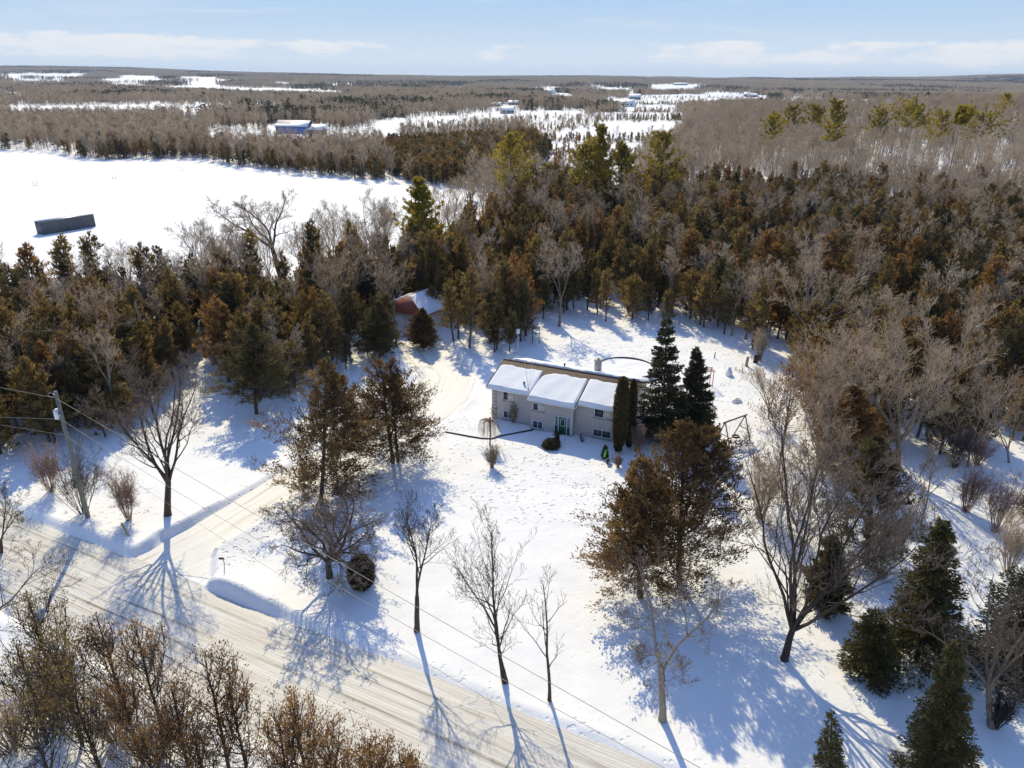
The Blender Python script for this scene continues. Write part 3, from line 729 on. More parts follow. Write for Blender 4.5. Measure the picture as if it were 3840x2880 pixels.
for u in (U0 - .045, U1 + .003):
    g = MB()
    for n0, n1 in ((WD - .4, NR), (NR, EF)):
        a, b_ = roof_z(n0), roof_z(n1)
        v = [P(uu, n, z + dz) for uu in (u, u + .042) for n, z in ((n0, a), (n1, b_)) for dz in (-.17, .012)]
        q = [(0, 1, 3, 2), (4, 6, 7, 5), (0, 4, 5, 1), (2, 3, 7, 6), (1, 5, 7, 3), (0, 2, 6, 4)]
        g.add(v, [t for a_, b2, c, d in q for t in ((a_, b2, c), (a_, c, d))])
    hp('rake_board', g, MAT['timber'], roof)
for u in (4.34, 9.45):
    g = MB(); s = -.045 if u < 5 else .003
    v = [P(u + s + k, n, roof_z(n) + dz) for k in (0, .042) for n in (EF + .125, 1.0) for dz in (-.17, .012)]
    q = [(0, 1, 3, 2), (4, 6, 7, 5), (0, 4, 5, 1), (2, 3, 7, 6), (1, 5, 7, 3), (0, 2, 6, 4)]
    g.add(v, [t for a_, b2, c, d in q for t in ((a_, b2, c), (a_, c, d))]); hp('rake_board', g, MAT['white'], roof)
# snow lying on the roof
def snow_slab(u0, u1, n0, n1, T=0.24, rc0=0.5, rc1=0.5, back=False, curve=0.0):
    nu, nn = 64, 36; u = np.linspace(u0, u1, nu)[:, None] * np.ones((1, nn)); q = np.linspace(0, 1, nn)[None] * np.ones((nu, 1))
    sh = curve * (1 - q) ** 3            # the upper left corner melts back
    uu = u + sh * (1 - (u - u0) / (u1 - u0)); nnv = n0 + (n1 - n0) * q
    nnv = nnv + 0.06 * np.sin(u * 2.1 + n0) * (1 - q) + 0.035 * np.sin(u * 5.3) * (1 - q)
    du = np.minimum(uu - uu[:1], uu[-1:] - uu); dt = np.abs(nnv - nnv[:, :1]); db = np.abs(nnv - nnv[:, -1:])
    # rounded corners at the top
    dx = np.maximum(rc0 - (uu - uu[:1]), 0); dxr = np.maximum(rc1 - (uu[-1:] - uu), 0); dx = np.maximum(dx, dxr); rr_ = np.where(dx == dxr, rc1, rc0)
    dy = np.maximum(rr_ - dt, 0); corner = np.where((dx > 0) & (dy > 0), rr_ - np.hypot(dx, dy), 9)
    e = np.minimum(np.minimum(du, dt), np.minimum(db * 1.6, corner)); e = np.clip(e / 0.17, 0, 1)
    t = T * np.sqrt(1 - (1 - e) ** 2) * (1 + 0.10 * np.sin(u * 1.3 + 1) + 0.05 * np.sin(u * 3.1 + q * 5)) - 0.015 * (e <= 0)
    t = t * (0.62 + 0.75 * q) if not back else t
    lo_ = np.where(corner < 0, -0.05, 0.0)
    V = P(0, 0, 0) + lc(np.stack([uu, nnv + (0 if back else 0.02 * q), roof_z_arr(nnv) + 0.012 + t + lo_], -1))
    i = (np.arange(nu - 1)[:, None] * nn + np.arange(nn - 1)[None]).reshape(-1)
    t1 = np.stack([i, i + nn, i + nn + 1], -1); t2 = np.stack([i, i + nn + 1, i + 1], -1)
    mb = MB(); tt = np.concatenate([t1, t2]); mb.add(V.reshape(-1, 3), tt[:, ::-1] if not back else tt)
    return hp('roof_snow', mb, MAT['snowcap'], roof, True)
def roof_z_arr(n): return ZR - 0.349 * np.abs(n - NR)
snow_slab(-0.36, 4.42, -3.05, EF + .08, 0.19, 0.5, 0.2)
snow_slab(4.40, 9.35, -3.0, 1.06, 0.20, 1.1, 0.35, curve=0.42)
snow_slab(9.50, 14.45, -3.05, EF + .08, 0.19, 0.25, 0.5)
snow_slab(0.3, 14.5, -4.12, WD - .42, 0.26, 0.5, 0.5, back=True)
# chimney, vents, two thin lines from ridge to eave
c = MB(); hbox(c, (9.1, -6.35, 3.6), (9.72, -5.75, 5.95)); hbox(c, (9.03, -6.42, 5.95), (9.79, -5.68, 6.05)); ch = hp('chimney', c, MAT['quoin'])
c = MB(); c.tube([P(9.41, -6.05, 6.05), P(9.41, -6.05, 6.25)], 0.13, 8, cap=True); hp('chimney_pot', c, MAT['concrete'], ch)
for u, n, hh in ((3.35, -0.5, 0.42), (6.2, -4.6, 0.5)):
    c = MB(); z = roof_z(n); c.tube([P(u, n, z - .1), P(u, n, z + hh)], 0.09, 8, cap=True); c.tube([P(u, n, z + hh), P(u, n, z + hh + .07)], 0.14, 8, cap=True); hp('vent_pipe', c, MAT['black'], roof)
c = MB(); c.tube([P(4.05, .1, roof_z(.1) + .02), P(4.05, .1, roof_z(.1) + .42)], 0.05, 6, cap=True); c.tube([P(3.93, .1, roof_z(.1) + .36), P(4.17, .1, roof_z(.1) + .36)], 0.04, 5, cap=True); hp('eave_bracket', c, MAT['metal'], roof)
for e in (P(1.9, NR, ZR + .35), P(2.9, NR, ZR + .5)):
    s0 = P(4.05, .1, roof_z(.1) + .38); mid_ = (s0 + e) / 2 + [0, 0, .05]; c = MB(); c.tube([s0, mid_, e], 0.014, 4); hp('roof_line', c, MAT['metal'], roof)
# windows
def window(u0, u1, z0, z1, n, cols=2, pale=(1,), split=0.5, label=None):
    t = 0.07; g = MB(); D0, D1 = n + .004, n + .075
    hbox(g, (u0, D0, z0), (u0 + t, D1, z1)); hbox(g, (u1 - t, D0, z0), (u1, D1, z1)); hbox(g, (u0 + t, D0, z1 - t), (u1 - t, D1, z1)); hbox(g, (u0 + t, D0, z0), (u1 - t, D1, z0 + t))
    um = u0 + (u1 - u0) * split; hbox(g, (um - .03, D0, z0 + t), (um + .03, D1 - .01, z1 - t))
    fr_ = hp('window', g, MAT['white'])
    if label: fr_['label'] = label
    sgl = MB(); hbox(sgl, (u0 - .06, D0, z0 - .09), (u1 + .06, n + .13, z0 - .003)); hp('sill', sgl, MAT['concrete'], fr_)
    for i, (a, b_) in enumerate(((u0 + t, um - .03), (um + .03, u1 - t))):
        p = MB(); hbox(p, (a + .002, n + .006, z0 + t + .002), (b_ - .002, n + .03, z1 - t - .002)); hp('pane', p, MAT['blind'] if i in pale else MAT['glass'], fr_)
window(1.22, 2.40, 2.42, 3.40, 0); window(1.25, 2.42, 0.38, 1.25, 0, pale=())
window(4.80, 5.98, 2.22, 3.02, .6); window(4.82, 5.98, 0.22, 1.10, .6, pale=())
window(11.08, 13.0, 2.45, 3.38, 0); window(11.05, 12.95, 0.34, 1.18, 0, pale=())
# door with two sidelights
D = 0.6
fr_ = MB()
for a, b_ in ((7.18, 7.24), (7.58, 7.66), (8.46, 8.54), (8.84, 8.90)): hbox(fr_, (a, D + .004, .12), (b_, D + .085, 2.02))
hbox(fr_, (7.18, D + .004, 2.022), (8.90, D + .09, 2.10))
dfr = hp('door_frame', fr_, MAT['white'])
dp = MB(); hbox(dp, (7.662, D + .006, .13), (8.458, D + .05, 2.015)); door = hp('door', dp, MAT['green'])
g = MB()
for lo, hi in (((7.80, 1.05), (7.85, 1.85)), ((8.27, 1.05), (8.32, 1.85)), ((7.851, 1.80), (8.269, 1.85)), ((7.851, 1.05), (8.269, 1.10))): hbox(g, (lo[0], D + .052, lo[1]), (hi[0], D + .075, hi[1]))
hp('door_light_frame', g, MAT['white'], door)
g = MB(); hbox(g, (7.852, D + .052, 1.102), (8.268, D + .062, 1.798)); hp('door_light', g, MAT['glass'], door)
g = MB(); g.tube([P(8.38, D + .05, 1.0), P(8.38, D + .11, 1.0)], 0.035, 8, cap=True); hp('door_knob', g, MAT['metal'], door)
for a, b_ in ((7.242, 7.578), (8.542, 8.838)):
    g = MB(); hbox(g, (a, D + .006, .13), (b_, D + .045, 2.015)); sl = hp('sidelight', g, MAT['green'])
    g = MB(); m0, m1 = a + .07, b_ - .07
    for x0, z0, x1, z1 in ((m0, 1.05, m0 + .04, 1.88), (m1 - .04, 1.05, m1, 1.88), (m0 + .041, 1.84, m1 - .041, 1.88), (m0 + .041, 1.05, m1 - .041, 1.09)): hbox(g, (x0, D + .047, z0), (x1, D + .068, z1))
    hp('sidelight_frame', g, MAT['white'], sl)
    g = MB(); hbox(g, (m0 + .042, D + .047, 1.092), (m1 - .042, D + .056, 1.838)); hp('sidelight_glass', g, MAT['glass'], sl)
g = MB(); hbox(g, (6.9, .625, -.2), (9.2, 1.75, .03)); hbox(g, (7.2, .63, .031), (8.9, 1.25, .115)); hp('front_step', g, MAT['concrete'])
g = MB(); g.tube([P(9.02, .95, roof_z(1.0) - .2), P(9.02, .72, roof_z(1.0) - .5), P(9.02, .68, .25)], 0.05, 8, 0); g.tube([P(9.02, .68, .25), P(9.02, .72, -.05)], 0.055, 8, 1)
hp('downspout', g, [MAT['white'], MAT['black']])
for u, n, z in ((6.65, .6, 2.35), (9.45, 0, 2.2)):
    g = MB(); g.tube([P(u, n + .01, z - .1), P(u, n + .01, z + .1)], 0.05, 6, cap=True); g.tube([P(u, n + .09, z - .12), P(u, n + .09, z + .1)], 0.065, 8, cap=True); hp('wall_lamp', g, MAT['white'])
g = MB(); hbox(g, (WL + .004, -3.6, .14), (WL + .06, -2.5, 2.0)); hp('side_door', g, MAT['timber_dark'])

# ---------------------------------------------------------------- things round the house
def put(name, loc, label, cat, parts, group=None, rz=0.0):
    t = thing(name, loc, label, cat, group, rz)
    for nm, mb, mt in parts: link(nm, mb.mesh(nm, mt if isinstance(mt, list) else [mt]), t)
    return t
def bar(p, q, r, sides=6):
    mb = MB(); mb.tube([p, q], r, sides, cap=True); return mb
def bx(lo, hi):
    mb = MB(); mb.box(lo, hi); return mb
# dark strip added as the shade on the cut edge of the shovelled path
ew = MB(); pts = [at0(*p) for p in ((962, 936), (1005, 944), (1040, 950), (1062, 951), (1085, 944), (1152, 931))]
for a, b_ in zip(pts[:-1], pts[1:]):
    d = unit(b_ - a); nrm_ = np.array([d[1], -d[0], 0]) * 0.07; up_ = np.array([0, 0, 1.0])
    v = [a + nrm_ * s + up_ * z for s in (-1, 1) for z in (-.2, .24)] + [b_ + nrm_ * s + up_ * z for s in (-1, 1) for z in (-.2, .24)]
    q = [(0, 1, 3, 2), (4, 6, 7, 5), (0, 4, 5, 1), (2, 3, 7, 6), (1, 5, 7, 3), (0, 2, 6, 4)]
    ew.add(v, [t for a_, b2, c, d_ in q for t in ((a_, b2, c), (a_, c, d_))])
tag(link('path_edge_shade', ew.mesh('path_edge_shade', [MAT['timber_dark']])), 'low dark strip standing in for shade on the cut edge of the shovelled path before the house', 'wall')
# birdhouse
p = ground(1118.5, 768); hh = tall(p, 711)
put('birdhouse_pole', p, 'white birdhouse on a tall thin pole behind the roof ridge', 'birdhouse',
    [('pole', bar((0, 0, -.3), (0, 0, hh - .5), .045), MAT['white']), ('birdhouse', bx((-.22, -.2, hh - .6), (.22, .2, hh - .12)), MAT['white']),
     ('lid', bx((-.28, -.26, hh - .119), (.28, .26, hh - .05)), MAT['white']), ('finial', bar((0, 0, hh - .05), (0, 0, hh + .1), .03), MAT['metal'])])
# dark timber frame against the cedars
p = ground(1150, 742)
fr = [('post', bar((x, 0, -.2), (x, 0, 2.6), .06), MAT['timber_dark']) for x in (0, 1.0)] + [('rail', bar((-1.2, 0, z), (1.05, 0, z), .05), MAT['timber_dark']) for z in (2.55, 1.6)] + [('brace', bar((-1.2, .9, 0), (-1.2, 0, 2.55), .05), MAT['timber_dark'])]
put('timber_frame', p, 'dark timber frame standing against the cedars behind the birdhouse', 'frame', fr)
# round pool
pc = ground(1352, 800); PR = 3.9
pm = MB(); a = np.linspace(0, 2 * math.pi, 49)
for rr_, z0, z1 in ((PR, -.3, .45),):
    for i in range(48):
        q = [(PR * math.cos(a[j]), PR * math.sin(a[j]), z) for j, z in ((i, z0), (i + 1, z0), (i + 1, z1), (i, z1))]; pm.quad(*[np.array(k) for k in q])
        q = [((PR - .12) * math.cos(a[j]), (PR - .12) * math.sin(a[j]), z) for j, z in ((i + 1, z0), (i, z0), (i, z1), (i + 1, z1))]; pm.quad(*[np.array(k) for k in q])
        q = [(R_ * math.cos(a[j]), R_ * math.sin(a[j]), z1) for j, R_ in ((i, PR - .12), (i, PR), (i + 1, PR), (i + 1, PR - .12))]; pm.quad(*[np.array(k) for k in q])
ps = MB(); rr = np.linspace(0, PR - .13, 8)
V = np.array([[(q * math.cos(t), q * math.sin(t), .30 + .05 * math.sin(3 * t + q * 2) * (q > 0)) for t in a[:-1]] for q in rr])
i = (np.arange(7)[:, None] * 48 + np.arange(48)[None]); j = (np.arange(7)[:, None] * 48 + (np.arange(48)[None] + 1) % 48)
ps.add(V.reshape(-1, 3), np.concatenate([np.stack([i, i + 48, j + 48], -1).reshape(-1, 3), np.stack([i, j + 48, j], -1).reshape(-1, 3)]))
t = put('round_pool', pc, 'round above ground pool filled with snow behind the house', 'pool', [('pool_wall', pm, MAT['timber_dark'])])
link('pool_snow', ps.mesh('pool_snow', [MAT['snowcap']], True), t)
# swing set
A, B = ground(1601, 944), ground(1606, 944)
pR = ground(1603, 945); pL = ground(1560, 962); hh = tall(pR, 897) ; ax = unit((pL - pR) * [1, 1, 0]); per = np.array([-ax[1], ax[0], 0]); ln = float(np.linalg.norm((pL - pR)[:2]))
if per[1] < 0: per = -per
parts = [('top_beam', bar(ax * -.3 + [0, 0, hh], ax * (ln + .3) + [0, 0, hh], .09), MAT['timber'])]
for s in (0, ln):
    for e in (-1, 1): parts.append(('leg', bar(ax * s + per * e * 1.15 + [0, 0, -.2], ax * s + [0, 0, hh], .065), MAT['timber']))
    parts.append(('cross_brace', bar(ax * s + per * -.62 + [0, 0, hh * .45], ax * s + per * .62 + [0, 0, hh * .45], .045), MAT['timber']))
sw = put('swing_set', pR, 'timber swing set with slanted legs in the snow right of the house', 'swing set', parts)
for k, (f_, c_, nm) in enumerate(((.35, 'black', 'tyre_seat'), (.6, 'red', 'swing_seat'), (.82, 'red', 'swing_seat'))):
    g = MB()
    c0 = ax * ln * f_
    if c_ == 'black':
        t_ = np.linspace(0, 2 * math.pi, 17); g.tube([c0 + [math.cos(q) * .33, math.sin(q) * .33, .45] for q in t_], .11, 7)
    else: g.tube([c0 - ax * .26 + [0, 0, .50], c0 + [0, 0, .42], c0 + ax * .26 + [0, 0, .50]], .07, 6, cap=True)
    s = link(nm, g.mesh(nm, [MAT[c_]]), sw); g = MB()
    for e in (-.25, .25): g.tube([c0 + ax * e + [0, 0, .5], c0 + ax * e + [0, 0, hh]], .008, 3)
    link('chain', g.mesh('chain', [MAT['metal']]), s)
# reddish clothes frame between spruce and the right yard
p = ground(1538, 838); hh = tall(p, 803)
put('clothes_frame', p, 'reddish timber pergola frame half hidden behind the tall spruce', 'frame',
    [('post', bar((x, y, -.2), (x, y, hh), .05), MAT['red']) for x in (0, -2.0) for y in (0, 1.3)] + [('slat', bar((-2.2, y, hh + .04), (.15, y, hh + .04), .05), MAT['red']) for y in (-.1, .35, .8, 1.3)])
# stumps and posts on the slope behind
for (bx_, by_, ty), (nm, lab, cat, r_, mt) in zip([(1612, 792, 771), (1543, 774, 761), (1634, 784, 768), (1629, 784, 767)],
    [('cut_post', 'pale cut post in the snow right of the clothes frame', 'post', .2, 'bark_pale'), ('thin_post', 'thin dark post leaning in the snow above the clothes frame', 'post', .07, 'timber_dark'),
     ('tree_stump', 'dark stump at the edge of the right wood, right one of a pair', 'stump', .2, 'bark'), ('tree_stump', 'dark stump at the edge of the right wood, left one of a pair', 'stump', .17, 'bark')]):
    p = ground(bx_, by_); hh = tall(p, ty); mb = MB(); mb.tube([(0, 0, -.2), (.02, 0, hh * .5), (.05, 0, hh)], [r_ * 1.1, r_, r_ * .9], 9, cap=True)
    o = link(nm, mb.mesh(nm, [MAT[mt]])); o.location = tuple(p); tag(o, lab, cat)
# snow covered lumps in the right yard
def heap(vx, vy, rx, ry, hz_, lab, seed=0, mat='snowcap', name='snow_heap'):
    p = ground(vx, vy); n = 20; V = []
    rs = np.random.RandomState(seed)
    for i_ in range(8):
        e = i_ / 7 * math.pi / 2
        for j_ in range(n):
            t = j_ / n * 6.283; k = 1 + .12 * math.sin(t * 3 + seed) + .06 * math.sin(t * 5 + 2 * seed)
            V.append((rx * math.cos(e) * math.cos(t) * k, ry * math.cos(e) * math.sin(t) * k, hz_ * math.sin(e) * (1 + .1 * math.sin(t * 2)) - .05))
    i = (np.arange(7)[:, None] * n + np.arange(n)[None]); j = (np.arange(7)[:, None] * n + (np.arange(n)[None] + 1) % n)
    mb = MB(); mb.add(V, np.concatenate([np.stack([i, j, j + n], -1).reshape(-1, 3), np.stack([i, j + n, i + n], -1).reshape(-1, 3)]))
    o = link(name, mb.mesh(name, [MAT[mat]], True)); o.location = tuple(p); return tag(o, lab, 'heap')
heap(1573, 811, .5, .6, 1.1, 'pointed snow heap right of the reddish frame', 1)
heap(1590, 869, .7, .5, .55, 'small rounded snow heap between the swing set and the reddish frame', 2)
heap(1590, 972, 2.4, .9, .5, 'long snow hump in front of the swing set', 3)
# garden pieces by the front wall
p = ground(1306, 990)
mb = dense_bush(5, lambda z: .42 * (1 - z) ** .6 * min(1, .5 + 3 * z) + .03, 1.5, 420, .22, .09)
t = thing('wrapped_shrub', p, 'small dark shrub with a bright green wrap in the shade of the house', 'shrub')
link('foliage', mb.mesh('foliage', [MAT['bark'], MAT['cedar_green']]), t)
g = MB(); g.tube([(-.1, -.36, .3), (0, -.30, .75), (.05, -.2, 1.2)], [.12, .16, .05], 7, cap=True); link('wrap', g.mesh('wrap', [MAT['lime']]), t)
p = ground(1312, 1003)
put('garden_lantern', p, 'small dark garden lantern standing in the shaded snow below the green wrapped shrub', 'lantern',
    [('base', bar((0, 0, -.1), (0, 0, .3), .10, 8), MAT['timber_dark']), ('lamp_box', bx((-.13, -.13, .301), (.13, .13, .5)), MAT['timber_dark']), ('cap', bx((-.2, -.2, .501), (.2, .2, .56)), MAT['timber_dark'])])
p = ground(1190, 966); t = thing('low_bush', p, 'low rounded dark evergreen bush in the snow before the green door', 'bush')
mb = dense_bush(6, lambda z: .95 * math.sqrt(max(.001, 1 - (z * 1.0) ** 2)), .95, 900, .22, .10); link('foliage', mb.mesh('foliage', [MAT['bark'], MAT['cedar_green']]), t)
p = ground(1203, 960); t = thing('pointed_bush', p, 'small pointed dark bush beside the low rounded bush before the door', 'bush')
mb = dense_bush(7, lambda z: .36 * (1 - z) ** .7 + .03, 1.5, 320, .2, .09); link('foliage', mb.mesh('foliage', [MAT['bark'], MAT['cedar_green']]), t)
p = ground(1256, 954); t = thing('forked_bush', p, 'small forked leafless bush against the wall right of the downspout', 'bush')
mb = bush(8, .9, .9, 8, 5, .03, .016); link('stems', mb.mesh('stems', [MAT['bark'], MAT['twig_dark']]), t)
p = ground(1109, 914); t = thing('wall_shrub', p, 'upright brown leafless shrub against the brick under the left windows', 'shrub')
mb = bush(9, 2.2, .55, 26, 9, .014, .012, 6); link('stems', mb.mesh('stems', [MAT['twig_red'], MAT['twig']]), t)
p = ground(1068, 903); t = thing('corner_shrub', p, 'low brown leafless shrub at the left corner of the brick wall', 'shrub')
mb = bush(10, 1.4, .7, 20, 8, .012, .011, 5); link('stems', mb.mesh('stems', [MAT['twig_red'], MAT['twig_red']]), t)
# covered grill and stacked chairs right of the gable
p = ground(1402, 922)
put('patio_grill', p, 'dark barbecue grill with round lid beside the cream gable wall', 'grill',
    [('cabinet', bx((-.5, -.3, .1), (.5, .3, .85)), MAT['black']), ('lid', bar((-.48, 0, .98), (.48, 0, .98), .28, 10), MAT['black']), ('side_shelf', bx((.503, -.25, .78), (.9, .25, .83)), MAT['metal']),
     ('leg', bx((-.48, -.28, -.1), (-.42, -.22, .098)), MAT['black']), ('leg', bx((.42, -.28, -.1), (.48, -.22, .098)), MAT['black'])])
p = ground(1395, 938)
put('patio_chair', p, 'dark patio chair under snow just below the grill', 'chair',
    [('seat', bx((-.3, -.3, .4), (.3, .3, .47)), MAT['black']), ('backrest', bx((-.3, .301, .4), (.3, .36, 1.0)), MAT['black']), ('seat_snow', bx((-.27, -.27, .471), (.27, .27, .62)), MAT['snowcap'])]
    + [('leg', bx((x, y, -.1), (x + .05, y + .05, .398)), MAT['black']) for x in (-.3, .25) for y in (-.3, .25)])
# ---------------------------------------------------------------- garage in the wood
gp = ground(872, 712)
gar = thing('garage', gp, 'pale garage with a snow patched red metal roof inside the left wood', 'garage', rz=math.radians(-30))
def gl(name, mb, mt, par=None): return link(name, mb.mesh(name, [MAT[mt]]), par or gar)
gl('wall', bx((-4, 0, -.5), (4, 7, 2.9)), 'siding')
g = MB(); gl('garage_door', bx((-2.8, -.06, -.2), (.2, -.003, 2.3)), 'white'); gl('side_door', bx((1.6, -.06, -.2), (2.6, -.003, 2.1)), 'timber')
g = MB(); v = [(-4.5, -.6, 2.85), (4.5, -.6, 2.85), (4.5, 7.6, 2.85), (-4.5, 7.6, 2.85), (0, .6, 5.2), (0, 7.6, 5.2)]
g.add(v, [[0, 1, 4], [1, 2, 5], [1, 5, 4], [2, 3, 5], [3, 0, 4], [3, 4, 5], [0, 2, 1], [0, 3, 2]]); rf = gl('roof', g, 'rust')
for (x0, x1, y0, y1, sgn) in ((.30, .97, 1.0, 7.5, -1), (.04, .97, .8, 7.5, 1)):
    nu, nn = 14, 24; a_ = np.linspace(x0, x1, nu)[:, None] * np.ones((1, nn)); y = np.linspace(y0, y1, nn)[None] * np.ones((nu, 1))
    y = y + .5 * np.sin(a_ * 5 + sgn) * (1 - (y - y0) / (y1 - y0)); e = np.minimum(np.minimum(a_ - x0, x1 - a_) * 4.5, np.minimum(np.abs(y - y[:, :1]), np.abs(y[:, -1:] - y))); e = np.clip(e / .4, 0, 1)
    V = np.stack([sgn * 4.5 * a_, y, 5.2 - 2.35 * a_ + .02 + .3 * np.sqrt(1 - (1 - e) ** 2) * (.8 + .3 * np.sin(y * 1.7 + a_ * 6))], -1)
    i = (np.arange(nu - 1)[:, None] * nn + np.arange(nn - 1)[None]).reshape(-1); mb = MB(); mb.add(V.reshape(-1, 3), np.concatenate([np.stack([i, i + nn, i + nn + 1], -1), np.stack([i, i + nn + 1, i + 1], -1)]))
    link('roof_snow', mb.mesh('roof_snow', [MAT['snowcap']], True), rf)

# ---------------------------------------------------------------- utility pole, wires, roadside pieces
pp = ground(190.5, 1118); ph = tall(pp, 845)
pole = thing('utility_pole', pp, 'greenish wooden utility pole by the road with a small pale box near its top', 'utility pole')
g = MB(); g.tube([(0, 0, -.5), (0, 0, ph * .5), (0, 0, ph)], [.20, .17, .135], 12, cap=True); link('pole', g.mesh('pole', [MAT['pole']], True), pole)
g = MB(); g.box((-.48, -.22, ph - 2.5), (-.15, .16, ph - 1.7)); g.box((-.42, -.18, ph - 1.698), (-.2, .12, ph - 1.62)); link('meter_box', g.mesh('meter_box', [MAT['white']]), pole)
for z in (ph - .15, ph - 2.1):
    g = MB(); g.tube([(0, -.16, z), (.0, -.3, z)], .05, 6, cap=True); link('insulator', g.mesh('insulator', [MAT['white']]), pole)
t_ = np.linspace(0, 6.283, 15); g = MB(); g.tube([(-.32 + .28 * math.cos(q), -.12, ph - .28 + .17 * math.sin(q)) for q in t_], .022, 5); link('cable_loop', g.mesh('cable_loop', [MAT['cable']]), pole)
def wire(a, b_, sag, r_, name, lab, cat='wire', grp=None):
    a, b_ = np.array(a), np.array(b_); s = np.linspace(0, 1, 40); P_ = a + (b_ - a) * s[:, None]; P_[:, 2] -= sag * 4 * s * (1 - s)
    mb = MB(); mb.tube(P_, r_, 5); return tag(link(name, mb.mesh(name, [MAT['cable']])), lab, cat, grp)
def on_ray(vx, vy, z):
    d = ray(vx * K, vy * K); t_ = (z - CH) / d[2]; return np.array([0, 0, CH]) + d * t_
WIRES = []
def plane_hit(vx, vy, org, d):
    nrm_ = np.array([d[1], -d[0], 0]); r = ray(vx * K, vy * K); o = np.array([0, 0, CH]); t = ((org - o) @ nrm_) / (r @ nrm_); q = o + r * t
    return (q - org) @ np.array([d[0], d[1], 0]), q[2]
WDIR = (on_ray(1475, 1626, 10.6) - pp)[:2]; WDIR = WDIR / np.linalg.norm(WDIR)
for k, (z0, near, far) in enumerate(((ph - .15, [(357, 990), (623, 1147), (737, 1213), (904, 1309), (1090, 1416), (1475, 1626)], (0, 834.5)),
                                     (ph - 2.1, [(293, 1006), (663, 1220), (757, 1273), (897, 1356), (1090, 1469), (1454, 1659)], (0, 899)),
                                     (ph - 3.6, [(797, 1353), (1090, 1523), (1321, 1659)], (0, 915)))):
    org = np.array([pp[0], pp[1], 0]); pts = [plane_hit(a, b_, org, WDIR) for a, b_ in near]
    s = np.array([0] + [q[0] for q in pts]); z = np.array([z0] + [q[1] for q in pts]); wgt = np.array([8.0] + [1] * len(pts))
    cf = np.polyfit(s, z, 2, w=wgt); WIRES.append(cf)
    sl = np.linspace(0, 75, 60); P_ = np.stack([pp[0] + WDIR[0] * sl, pp[1] + WDIR[1] * sl - .2, np.polyval(cf, sl)], -1); P_[0, 2] = z0
    lb = plane_hit(far[0], far[1], org, -RD); e = np.array([pp[0] - RD[0] * lb[0], pp[1] - RD[1] * lb[0] - .2, lb[1]])
    st = P_[0]; ext = st + (e - st) * 5.0; s2 = np.linspace(1, 0, 20); Q = st + (ext - st) * s2[:, None]
    mb = MB(); mb.tube(np.concatenate([Q, P_[1:]]), (.016, .014, .010)[k], 5)
    tag(link('wire', mb.mesh('wire', [MAT['cable']])), ('thick topmost wire on the utility pole crossing the front yard', 'middle wire on the utility pole crossing the front yard', 'thin lowest wire on the utility pole crossing the road edge')[k], 'wire', 'wires on the utility pole')
p = ground(280, 1160)
a_ = on_ray(263, 1131, 0); g = MB(); top_ = on_ray(263, 1131, .95); g.tube([(0, 0, -.2), tuple((top_ - p))], [.11, .10], 8, cap=True)
o = link('guard_post', g.mesh('guard_post', [MAT['yellow']])); o.location = tuple(p); tag(o, 'leaning yellow guard post in the snow bank between pole and maple', 'post')
p = ground(484, 1232); hh = tall(p, 1206)
g = MB(); g.tube([(0, 0, -.2), (.12, 0, hh * .6), (.06, 0, hh)], .028, 5); t = put('marker_post', p, 'thin bent dark marker post beside the driveway mouth', 'post', [('post', g, MAT['timber_dark']), ('sign_plate', bx((-.24, -.03, hh - .1), (.14, .03, hh + .06)), MAT['black'])])

# ---------------------------------------------------------------- heroes: trees one can name
TRI = [0]
def tree(name, seed_mb, base, label, cat, mats, group=None, rz=0.0, sc=(1, 1, 1), lean=None, smooth_=False):
    t = thing(name, base, label, cat, group, rz)
    t.scale = sc
    if lean is not None: t.rotation_euler = (lean[0], lean[1], rz)
    a = seed_mb.mesh('trunk', mats[:1], True, only=0); b_ = seed_mb.mesh('crown', mats[1:], smooth_, only=1)
    link('trunk', a, t); link('crown', b_, t); return t
def lean_for(base, top_px, hgt):
    """tilt that brings a tree of this height under the photo point of its top"""
    z = base[2] + hgt; q = on_ray(top_px[0], top_px[1], z); d = q - base
    return math.atan2(d[0], hgt)
def hero_bare(nm, seed, base, top, label, mats, cat='tree', rz=0, **kw):
    b_ = ground(*base); hgt = tall(b_, top[1]); q = lean_for(b_, top, hgt)
    mb = bare_tree(seed, h=hgt * 1.0, **kw); t = tree(nm, mb, b_, label, cat, [MAT[x] for x in mats], rz=0, lean=(0, max(-.25, min(.25, q)))); t.rotation_mode = 'XYZ'
    return t
# the row of young trees along the road
hero_bare('bare_maple', 11, (363, 1112), (352, 812), 'large bare maple with spreading crown right of the utility pole', ['bark', 'twig_mid'], n=(22, 9, 7, 3), leaders=6, fork=.27, r0=.25, leader_ang=.42, ratio=(.46, .5, .46, .4), twig=.012, ang=(.6, .7, .8), first=.12)
hero_bare('bare_tree', 15, (1091, 1474), (1040, 1158), 'middle one of three young bare trees, forked low with a bent left limb', ['bark', 'twig_dark'], n=(12, 6, 4, 2), r0=.20, ang=(.75, .7, .8), ratio=(.58, .5, .5, .4), twig=.011, first=.15, up=.8, wob=.07, leaders=2, fork=.09, leader_ang=.28)
hero_bare('bare_tree', 22, (900, 1362), (905, 1096), 'left one of three young bare trees with a double stem, beside the clipped round bush', ['bark', 'twig_dark'], n=(15, 6, 5, 2), r0=.17, ang=(.85, .8, .85), ratio=(.48, .5, .5, .4), twig=.011, first=.30, up=.55, wob=.06, leaders=2, fork=.30, leader_ang=.09)
hero_bare('bare_tree', 31, (1187, 1513), (1196, 1228), 'slender right one of three young bare trees with few branches', ['bark', 'twig_dark'], n=(9, 5, 4, 0), r0=.12, ang=(.65, .7, .8), ratio=(.42, .45, .45, .4), twig=.011, first=.22, up=.9, wob=.06)
